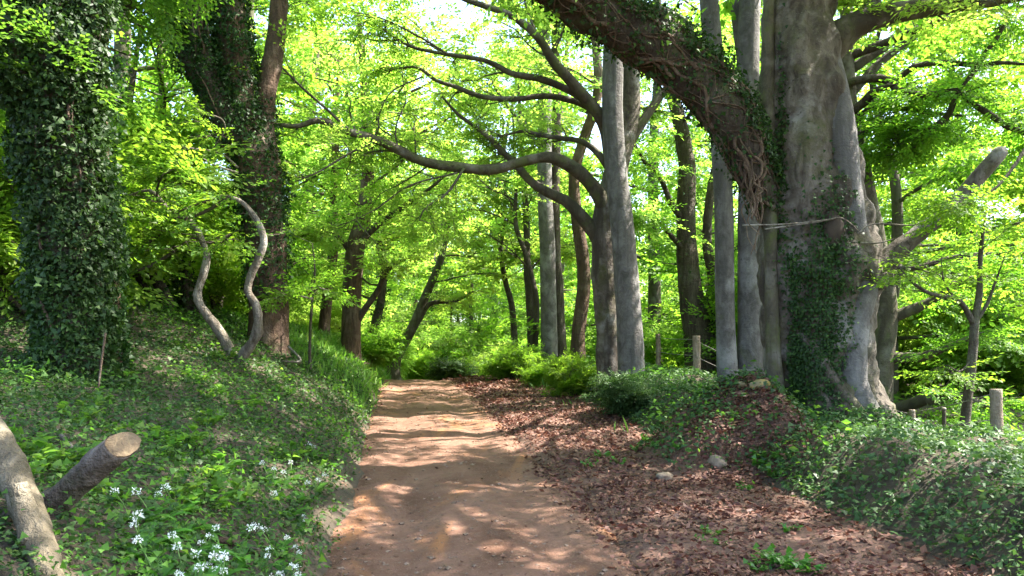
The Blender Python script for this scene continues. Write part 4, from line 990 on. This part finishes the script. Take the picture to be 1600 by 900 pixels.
# ================================================================== SHRUBS, BUSHES, PLANTS
def make_bush(name, label, cat, h, w, nst, seed, mat, sc, group=None, m=(5, 4, 3), big=False):
    rng = np.random.default_rng(seed); root = thing(name, label, cat, (0, 0, 0), group)
    st = []
    for k in range(nst):
        a = rng.uniform(0, 2 * np.pi); s = np.linspace(0, 1, 6)[:, None]; r = w * rng.uniform(.3, 1)
        d = np.array([math.cos(a) * r, math.sin(a) * r, h * rng.uniform(.6, 1)])
        p = d * s ** np.array([1.4, 1.4, .9]) + np.cumsum(rng.normal(0, .05 * h, (6, 3)), 0) * (s > 0); st.append(p)
        tb = Tube(p, [.012 * h + .006, .008 * h + .004, .004], 6, 14); part('stem', tb.V, tb.faces(), M['dark_bark'], root)
    (TV, TF), (LV, LF) = foliage(np.array([to_poly(p) for p in st]), rng, m1=m[0], m2=m[1], ns=m[2], sc=sc, big=big, t0=.1, frac1=(.3, .6), r1=.008, r2=.004, nlean=.45)
    part('twigs', TV, TF, M['dark_bark'], root, kind='stuff'); part('foliage', LV, LF, M[mat], root, smooth=False)
    return root

LAND = [('the massive ivy wrapped trunk', -4.9, 9), ('the forked ivy hung tree', -4.2, 14), ('the dark path trunk', -4.4, 22), ('the mossy leaning tree', -4.6, 31), ('the slim brown bank trunk', -5.9, 25), ('the ivy covered pole stem', -6, 15),
        ('the old beech', 4.2, 11), ('the twin stemmed beech', 4, 14), ('the dark forked tree', 4.7, 20), ('the arching beech', 2.1, 17), ('the paired grey trunks', 1.2, 24.5), ('the thin crooked trunk', .2, 31), ('the dark round bush', -3.3, 46),
        ('the mossy branching tree', 6.6, 14.5), ('the wavy brown trunk', 1.8, 22), ('the wooden fence post', 5.4, 9)]
SMALL = [('the sawn log', -2.6, 4.6), ('the barkless log', -2.5, 3.6), ('the twisted grey shrub', -4.1, 12), ('the massive ivy wrapped trunk', -4.9, 9), ('the slender ivy clad stem', -4.75, 9.6), ('the forked ivy hung tree', -4.2, 14), ('the thin sapling', -3.6, 14.2),
         ('the reddish dead stick', -1.6, 4.0), ('the path edge', -1.5, 4.6), ('the path edge', -1.9, 7.2), ('the pale flat stone', 2.1, 8.9), ('the rounded stone at the hump', 2.8, 9.6), ('the curved dead twig', .6, 6.2), ('the right ivy bank', 2.9, 6.8), ('the arching beech', 2.1, 17), ('the grey green ivy bush', 2.2, 14.6)]
def nearest(x, y, L):
    d = [(a - x) ** 2 + (b - y) ** 2 for _, a, b in L]; i = int(np.argmin(d)); return L[i][0]
def put(proto, spots, used, label=None, group=None, land=None):
    if land is not None:
        for sp in spots:
            lb = label + ' nearest ' + nearest(sp[0], sp[1], land)
            first = not used[0]; put(proto, [sp], used, lb, group)
            if first: proto['label'] = lb
        return
    for (x, y, s, rz) in spots:
        loc = tuple(gp(x, y, -.05))
        if not used[0]:
            proto.location = loc; proto.rotation_euler = (0, 0, rz); proto.scale = (s, s, s); used[0] = True
        else: copy_tree(proto, loc, rz, s, label, group)

def px_spot(px, d, s, rz): return ((px - HX) / F * d, d, s, rz)

b1 = make_bush('verge_bush', 'low green bush on the verge in front of the knobbly and smooth beeches', 'bush', 1.0, .75, 12, 201, 'shade_leaf', .8)
put(b1, [px_spot(893, 17.8, .7, 0)], [False])
b2 = make_bush('verge_bush', 'rounded bluish green bush beside the far right edge of the path', 'bush', 1.0, .9, 12, 202, 'shade_leaf', .9)
put(b2, [px_spot(803, 23.5, .8, 0)], [False])
b3 = make_bush('verge_bush', 'dense grey green ivy bush on the bank below the smooth beech', 'bush', .8, .7, 12, 203, 'bank_ivy', .75)
put(b3, [px_spot(985, 14.6, .7, 0)], [False])
b4 = make_bush('distant_bush', 'dark round bush closing the far end of the path', 'bush', 1.9, 1.0, 14, 204, 'ivy_leaf', 1.4)
put(b4, [(-2.75, 38, .62, 0)], [False])
b5 = make_bush('verge_bush', 'leafy bush between the bluish green bush and the wavy brown trunk', 'bush', .9, .8, 12, 205, 'shade_leaf', .9)
put(b5, [px_spot(850, 20.5, .65, 0)], [False])
b6 = make_bush('verge_bush', 'bright leafy bush at the foot of the dark path trunk', 'bush', .9, .9, 12, 206, 'shade_leaf', .9)
put(b6, [px_spot(575, 25, 1.0, 0)], [False])

# wild garlic
def make_garlic(seed, flowers):
    rng = np.random.default_rng(seed)
    root = thing('wild_garlic_plant', 'flowering wild garlic' if flowers else 'flowerless wild garlic', 'plant', (0, 0, 0),
                 'flowering wild garlic plants' if flowers else 'leafy wild garlic plants')
    for k in range(rng.integers(5, 8)):
        a = rng.uniform(0, 2 * np.pi); L = rng.uniform(.16, .26); w = rng.uniform(.028, .042); n = 8
        s = np.linspace(0, 1, n); out = L * (.75 * s); zz = L * (.85 * s - .75 * s ** 2 * rng.uniform(.5, 1.1))
        ww = w * np.sin(np.pi * np.clip(s, .02, 1) ** .8) + .003
        ca, sa = math.cos(a), math.sin(a)
        c = np.stack([out * ca, out * sa, zz], -1); sd = np.array([-sa, ca, 0])
        V = np.concatenate([c + sd * ww[:, None] + UP * (.25 * ww)[:, None], c, c - sd * ww[:, None] + UP * (.25 * ww)[:, None]])
        i = np.arange(n - 1); Fq = np.concatenate([np.stack([i, i + 1, n + i + 1, n + i], -1), np.stack([n + i, n + i + 1, 2 * n + i + 1, 2 * n + i], -1)])
        part('leaf', V, [Fq], M['garlic_leaf'], root)
    for k in range(flowers):
        h = rng.uniform(.13, .22); a = rng.uniform(0, 6.28); tip = np.array([.09 * math.cos(a), .09 * math.sin(a), h])
        tb = Tube([[0, 0, 0], tip * [.4, .4, .55], tip], [.004, .003, .003], 5, 8); st = part('stem', tb.V, tb.faces(), M['stem_green'], root)
        n = 44; d = unit(rng.normal(0, 1, (n, 3)) * [1, 1, .5] + UP * .5); r = rng.uniform(.008, .024, (n, 1))
        V, f = leaf_verts(QUAD, tip + d * r, frames(unit(d + rng.normal(0, .5, d.shape)), d + rng.normal(0, .7, d.shape)), rng.uniform(.009, .014, n))
        part('flower_head', V, f, M['petal'], root, smooth=False, under=st)
    return root
gar = [make_garlic(1, 1), make_garlic(2, 2), make_garlic(3, 1), make_garlic(4, 0), make_garlic(5, 0)]; gused = [[False] for _ in gar]
rng = np.random.default_rng(222)
def on_left(px, py):
    """march a photo pixel's ray down to the ground"""
    d = np.arange(2.4, 34, .03)
    X = (px - HX) / F * d; Z = CZ - (py - HY) / F * d
    hit = np.nonzero(Z <= ground(X, d))[0]; i = hit[0] if len(hit) else len(d) - 1
    return np.array([X[i], d[i], Z[i]])
for k in range(95):
    if k < 55: py = rng.uniform(830, 960); px = rng.uniform(230, 560)
    elif k < 75: px, py = rng.normal(490, 30), rng.normal(780, 35)
    else: px, py = rng.uniform(180, 330), rng.uniform(790, 900)
    if px > 455 + (900 - py) * .3: continue
    q = on_left(px, py); v = rng.choice(5, p=[.26, .24, .2, .15, .15]) if k < 75 else rng.choice([0, 3, 4])
    put(gar[v], [(q[0], q[1], rng.uniform(.8, 1.25), rng.uniform(0, 6.28))], gused[v], ('wild garlic plant with ' + {0: 'one white flower head', 1: 'two white flower heads', 2: 'one white flower head', 3: 'leaves only', 4: 'leaves only'}[v]), None, SMALL)
# a garlic clump and seedlings on the right verge
def small_weed(name, label, group, seed, size, n, mat):
    rng = np.random.default_rng(seed); root = thing(name, label, 'plant', (0, 0, 0), group)
    for k in range(n):
        a = rng.uniform(0, 6.28); L = rng.uniform(.6, 1) * size; e = rng.uniform(.35, 1.1)
        tip = np.array([math.cos(a) * math.cos(e), math.sin(a) * math.cos(e), math.sin(e)]) * L
        st = Tube([[0, 0, 0], tip * [.4, .4, .6], tip], [.003, .002, .0015], 4, 6); st = part('stem', st.V, st.faces(), M['stem_green'], root)
        m = 7; t = np.linspace(.35, 1, m)[:, None]; pos = tip * t
        d = unit(rng.normal(0, 1, (m, 3)) * [1, 1, .3] + tip / L * .5)
        V, f = leaf_verts(IVY, pos, frames(d, UP + rng.normal(0, .35, (m, 3))), rng.uniform(.2, .34, m) * size)
        part('leaf_cluster', V, f, M[mat], root, smooth=False, under=st)
    return root
wd = small_weed('leafy_weed', 'small bright green leafy weed growing out of the brown leaf litter', 'weeds on the leaf litter', 31, .16, 8, 'garlic_leaf'); wu = [False]
for px, py, s in [(1115, 835, 1.), (1128, 850, .8), (1102, 843, .7), (1215, 880, 1.4), (1240, 890, 1.5), (1265, 895, 1.3), (1195, 893, 1.2), (1180, 730, 1.6), (1205, 745, 1.6), (1225, 720, 1.5), (1195, 715, 1.4), (1010, 690, 1.5), (1030, 700, 1.3), (940, 715, 1.3), (925, 730, 1.2), (1000, 705, 1.3), (1170, 765, 1.1), (1230, 830, 1.), (1060, 700, 1.2), (965, 725, 1.2)]:
    q = on_left(px, py); put(wd, [(q[0], q[1], s, px % 6.28)], wu, 'small bright green weed in the brown leaf litter', None, SMALL)
wb = small_weed('leafy_weed', 'tall leafy nettle like weed growing on the left bank', 'weeds on the left bank', 32, .26, 10, 'shrub_leaf'); wu2 = [False]
for k in range(48):
    px, py = rng.uniform(5, 470), rng.uniform(500, 800)
    if px > 470 - (py - 560) * .2 and py < 700: continue
    q = on_left(px, py)
    if q[1] > 26: continue
    put(wb, [(q[0], q[1], rng.uniform(.6, 1.2), rng.uniform(0, 6.28))], wu2, 'leafy nettle like weed on the left bank', None, SMALL)

# stones
def stone(label, x, y, s, seed, mat, sq=(1, 1, .6)):
    rng = np.random.default_rng(seed); n = 16; mth = 10
    th = np.linspace(0, 2 * np.pi, n, endpoint=False); ph = np.linspace(.08, np.pi - .08, mth)
    d = np.stack([np.outer(np.sin(ph), np.cos(th)), np.outer(np.sin(ph), np.sin(th)), np.repeat(np.cos(ph)[:, None], n, 1)], -1)
    r = 1 + .55 * fbm(d * 1.5 + seed, seed, 4); V = (d * r[..., None] * np.array(sq) * s).reshape(-1, 3)
    i = np.arange(mth - 1)[:, None] * n; j = np.arange(n)[None]; j2 = (j + 1) % n
    Fq = np.stack([i + j, i + n + j, i + n + j2, i + j2], -1).reshape(-1, 4)
    me = mesh_np('stone', V, [Fq, np.arange(n)[None], (np.arange(n) + (mth - 1) * n)[None, ::-1]], True)
    o = link('stone', me, M[mat], label=label, category='stone'); o.location = tuple(gp(x, y, s * .06)); o.rotation_euler = (0, 0, seed); return o
for lb, px, py, s, sd, mt, sq in [('pale flat stone lying alone on the brown leaf litter', 1038, 748, .12, 1, 'stone', (1.1, .8, .55)), ('pale rounded stone at the foot of the ivy hump', 1123, 726, .11, 2, 'stone', (1.1, .9, .75)),
                              ('yellow lichen stone on top of the ivy hump', 1187, 604, .11, 3, 'lichen_stone', (1.2, 1, .6)), ('small yellow stone left of the lichen stone on the ivy hump', 1160, 603, .08, 4, 'lichen_stone', (1.2, 1, .6))]:
    q = on_left(px, py); stone(lb, q[0], q[1], s, sd, mt, sq)

# ================================================================== FENCE
def fence():
    root = thing('wire_fence', 'old wire fence of weathered wooden posts running behind the right bank', 'fence', tuple(gp(5.42, 9)))
    posts = [(1556, 9.0, 608, .065), (1425, 11.6, 640, .045), (1250, 14.3, 600, .05), (1088, 17.0, 556, .085), (1028, 19.2, 565, .06)]
    tops = []
    for px, d, py, r in posts:
        t = P(px, py, d); b = gp(t[0], t[1], -.25)
        if t[2] - b[2] < .7: t[2] = b[2] + 1.1
        tb = Tube([b, (b + t) / 2 + [.01, 0, 0], t], [r * 1.08, r, r * .95], 12, 24, lump=.10, lfreq=6, seed=px); part('post', tb.V, tb.faces(), M['post'], root); tops.append((b, t))
    for h in (.93, .62):
        pts = [b + (t - b) * h + [-.07, 0, 0] for b, t in tops]; A = []
        for a, c in zip(pts[:-1], pts[1:]):
            tb = Tube([a, (a + c) / 2 - UP * .02, c], [.006, .006], 5, 12); part('wire', tb.V, tb.faces(), M['wire'], root)
fence()
def stakes():
    t = P(1475, 640, 11); b = gp(t[0], t[1], -.2); root = thing('iron_stake', 'thin dark upright stake between the dark sapling and the old beech', 'stake', tuple(b))
    tb = Tube([b, (b + t) / 2, t], [.03, .028, .026], 10, 16, lump=.06, lfreq=8); part('shaft', tb.V, tb.faces(), M['dark_bark'], root)
    cp = Tube([t, t + UP * .02, t + UP * .03], [.03, .03, .012], 10, 6); part('cap', cp.V, cp.faces(), M['iron'], root)
    # short rail on the hump
    a = P(1140, 580, 10.9); c = P(1192, 578, 10.8); root = thing('iron_rail', 'short grey metal rail on two legs poking out above the ivy hump', 'rail', tuple(gp(a[0], a[1])))
    tb = Tube([a, (a + c) / 2, c], [.018, .018], 8, 8); part('bar', tb.V, tb.faces(), M['iron'], root)
    for q in (a + (c - a) * .1, a + (c - a) * .85):
        g = gp(q[0], q[1], -.1); tb = Tube([g, (g + q) / 2, q], [.014, .014], 8, 6); part('leg', tb.V, tb.faces(), M['iron'], root)
stakes()
# dead sticks on the ground
for k, (pl, lb) in enumerate([([(918, 832), (930, 850), (960, 856), (1000, 852)], 'thin curved dead twig lying at the litter edge of the path'), ([(325, 845), (380, 862), (420, 880)], 'reddish dead stick lying among the wild garlic'), ([(455, 545), (470, 560), (440, 578)], 'pale bent dead stick at the foot of the forked ivy hung tree'), ([(90, 680), (120, 715), (150, 745)], 'pale dead stick lying across the bank ivy above the sawn log')]):
    pts = np.array([on_left(a, b) + UP * .03 for a, b in pl]) if k != 2 else np.array([gp(-3.7, 13.3, .35), gp(-3.45, 13.1, .22), gp(-3.75, 12.9, .05)]); root = thing('fallen_stick', lb, 'stick', tuple(pts[0]))
    r = [.008, .025, .02, .018][k]; tb = Tube(pts, [r, r * .9, r * .5], 8, 24, lump=.25, lfreq=8, seed=k); part('shaft', tb.V, tb.faces(), M[['vine', 'red_bark', 'pale_bark', 'pale_bark'][k]], root)
    e = pts[len(pts) // 2]; sd = unit(np.cross(pts[-1] - pts[0], UP)); L = np.linalg.norm(pts[-1] - pts[0]) * .3
    tb = Tube([e, e + sd * L * .5 + UP * .01, e + sd * L + (pts[-1] - pts[0]) * .15 + UP * .03], [r * .5, r * .4, r * .2], 6, 10); part('side_twig', tb.V, tb.faces(), M['pale_bark'], root)

# ================================================================== BACKGROUND WOOD
def make_wood_tree(seed, h, w, lowest, mat, group, label):
    rng = np.random.default_rng(seed); root = thing('wood_tree', label, 'tree', (0, 0, 0), group)
    tr = Tube([[0, 0, -.2], [.05, 0, h * .2], [rng.normal(0, .25), rng.normal(0, .25), h * .5], [rng.normal(0, .4), rng.normal(0, .4), h * .8], [rng.normal(0, .5), rng.normal(0, .5), h]], [.24, .18, .14, .09, .03], 12, 40, lump=.12, seed=seed, flare=.4)
    part('trunk', tr.V, tr.faces(), M['limb_bark'], root)
    lim = []
    for k in range(17):
        f = lowest + (1 - lowest) * (k + rng.random()) / 17; c = tr.C[min(39, int(f * 40))]
        a = k * 2.4 + rng.normal(0, .4); L = w * (1.1 - .75 * max(0, f - .35) / .65) * rng.uniform(.7, 1.15) * (.75 + .25 * min(1, f / .3)); s = np.linspace(0, 1, 6)[:, None]
        p = c + np.array([math.cos(a), math.sin(a), rng.uniform(.05, .4)]) * L * s; p[:, 2] -= .12 * L * s[:, 0] ** 2; p += np.cumsum(rng.normal(0, .07, (6, 3)), 0) * (s > 0); lim.append(p)
        tb = Tube(p, [.06, .035, .012], 5, 12); part('limb', tb.V, tb.faces(), M['limb_bark'], root)
    (TV, TF), (LV, LF) = foliage(np.array([to_poly(p) for p in lim]), rng, m1=7, m2=4, ns=2, sc=1.4, big=True, t0=.2, r1=.014, tube2=False, nlean=.5)
    part('twigs', TV, TF, M['limb_bark'], root, kind='stuff'); part('crown', LV, LF, M[mat], root, smooth=False)
    return root
GR, GL, GE = 'trees of the wood right of the path', 'trees of the wood left of the path', 'trees at the far end of the path'
LR, LL, LE = ' in the wood beyond the fence', ' in the wood behind the bank', ' closing the far path end'
wt = [make_wood_tree(501, 13, 4.2, .10, 'wood_leaf', GR, LR), make_wood_tree(502, 15, 4.6, .14, 'wood_leaf', GR, LR), make_wood_tree(503, 11, 3.8, .07, 'wood_leaf', GR, LR)]
wused = [[False] for _ in wt]
rng = np.random.default_rng(77); spots = []
def try_spot(x, y, md):
    if all((x - a) ** 2 + (y - b) ** 2 > md * md for a, b in spots): spots.append((x, y)); return True
    return False
def plant(x, y, s, lb, gr):
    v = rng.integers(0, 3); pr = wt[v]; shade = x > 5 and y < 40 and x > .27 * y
    lb = ['tall tree', 'very tall tree', 'low branching tree'][v] + lb + ', nearest ' + nearest(x, y, LAND)
    if not wused[v][0]:
        pr.location = tuple(gp(x, y, -.05)); pr.rotation_euler = (0, 0, rng.uniform(0, 6.28)); pr.scale = (s,) * 3; pr['label'] = lb; pr['group'] = gr; wused[v][0] = True; c = pr
    else: c = copy_tree(pr, tuple(gp(x, y, -.05)), rng.uniform(0, 6.28), s, lb, gr)
    if shade:  # darker leaf colour paints shade into the near right crowns
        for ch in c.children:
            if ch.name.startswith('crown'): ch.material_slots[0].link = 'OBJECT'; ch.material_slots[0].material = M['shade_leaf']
n = 0
for k in range(900):
    y = rng.uniform(17, 75); x = rng.uniform(5, 8 + y * .62)
    if x - xc(y) < 6.5 or x < .12 * y + 4.5 or x > .66 * y + 3: continue
    if try_spot(x, y, 4.2 + .015 * y): plant(x, y, rng.uniform(.8, 1.15), LR, GR); n += 1
for k in range(900):
    y = rng.uniform(17, 75); x = -rng.uniform(5, 8 + y * .62)
    if xc(y) - x < 6.0 or x < -.66 * y - 3: continue
    if try_spot(x, y, 4.2 + .015 * y): plant(x, y, rng.uniform(.8, 1.15), LL, GL); n += 1
for x, y, s in [(-9.5, 29, 1.4), (5.5, 31, 1.35), (-10, 40, 1.5), (-9.8, 47, 1.65), (2.6, 48, 1.6), (-6.5, 68, 1.9), (-1.5, 74, 1.9), (-11, 72, 1.9), (4, 70, 1.8), (-9, 52, .9), (1.5, 50, .9), (-8.5, 42, .8), (1.8, 40, .85), (-5, 70, .9), (-1, 66, .9), (-8, 64, .9), (3, 62, 1), (-3, 82, 1.1), (4, 84, 1.1), (-10, 84, 1.1), (-6, 92, 1.3), (1, 94, 1.3), (-14, 94, 1.3), (9, 92, 1.3), (-20, 90, 1.3), (16, 90, 1.3), (-4, 104, 1.5), (6, 106, 1.5), (-13, 106, 1.5)]:
    plant(x, y, s, LE, GE); n += 1
for k in range(1500):
    y = rng.uniform(55, 110); x = rng.uniform(-.68, .68) * y
    if abs(x - xc(y)) < (4.5 if y < 62 else 0): continue
    if try_spot(x, y, 5.6 + .01 * y): plant(x, y, rng.uniform(.9, 1.3), LR if x > 1 else LL, GR if x > 1 else GL); n += 1
# understory
GU, LU = 'understorey shrubs', 'leafy understorey shrub'
ULB = ['tall mid green shrub', 'low yellow green shrub']
us = [make_bush('understorey_shrub', LU, 'shrub', 2.6, 1.4, 9, 301, 'shade_leaf', 1.15, GU, (7, 4, 3)), make_bush('understorey_shrub', LU, 'shrub', 2.0, 1.3, 9, 302, 'wood_leaf', 1.15, GU, (7, 4, 3))]
uu = [[False], [False]]; spots = []
for k in range(700):
    y = rng.uniform(10.5, 60); sd = rng.choice([-1, 1]); off = rng.uniform(3.6, 20)
    x = xc(y) + sd * off
    if abs(x) > .68 * y + 1.5: continue
    if sd > 0 and (off < 6.2 or y < 18): continue
    if sd < 0 and y < 12 and off < 5.5: continue
    if sd < 0 and y < 16 and x > -.40 * y: continue
    if try_spot(x, y, 2.0 + .04 * y):
        v = rng.integers(0, 2); put(us[v], [(x, y, rng.uniform(.7, 1.25), rng.uniform(0, 6.28))], uu[v], ULB[v] + (' behind the left bank' if sd < 0 else ' beyond the fence'), None, LAND)
for x, y, s in [(-5.6, 56, 1.2), (-2.2, 58, 1.2), (-7.5, 48, 1.1), (-.2, 50, 1.1), (-4.4, 62, 1.4), (-7, 37, .9), (.4, 44, 1.)]:
    v = rng.integers(0, 2); put(us[v], [(x, y, s, x * 3)], uu[v], ULB[v] + ' where the path disappears', None, LAND)
print('time', time.time() - _T0, 'wood trees', n, 'tris', sum(sum(len(p.vertices) - 2 for p in m.polygons) if len(m.polygons) < 5000 else len(m.loops) - 2 * len(m.polygons) for m in bpy.data.meshes))
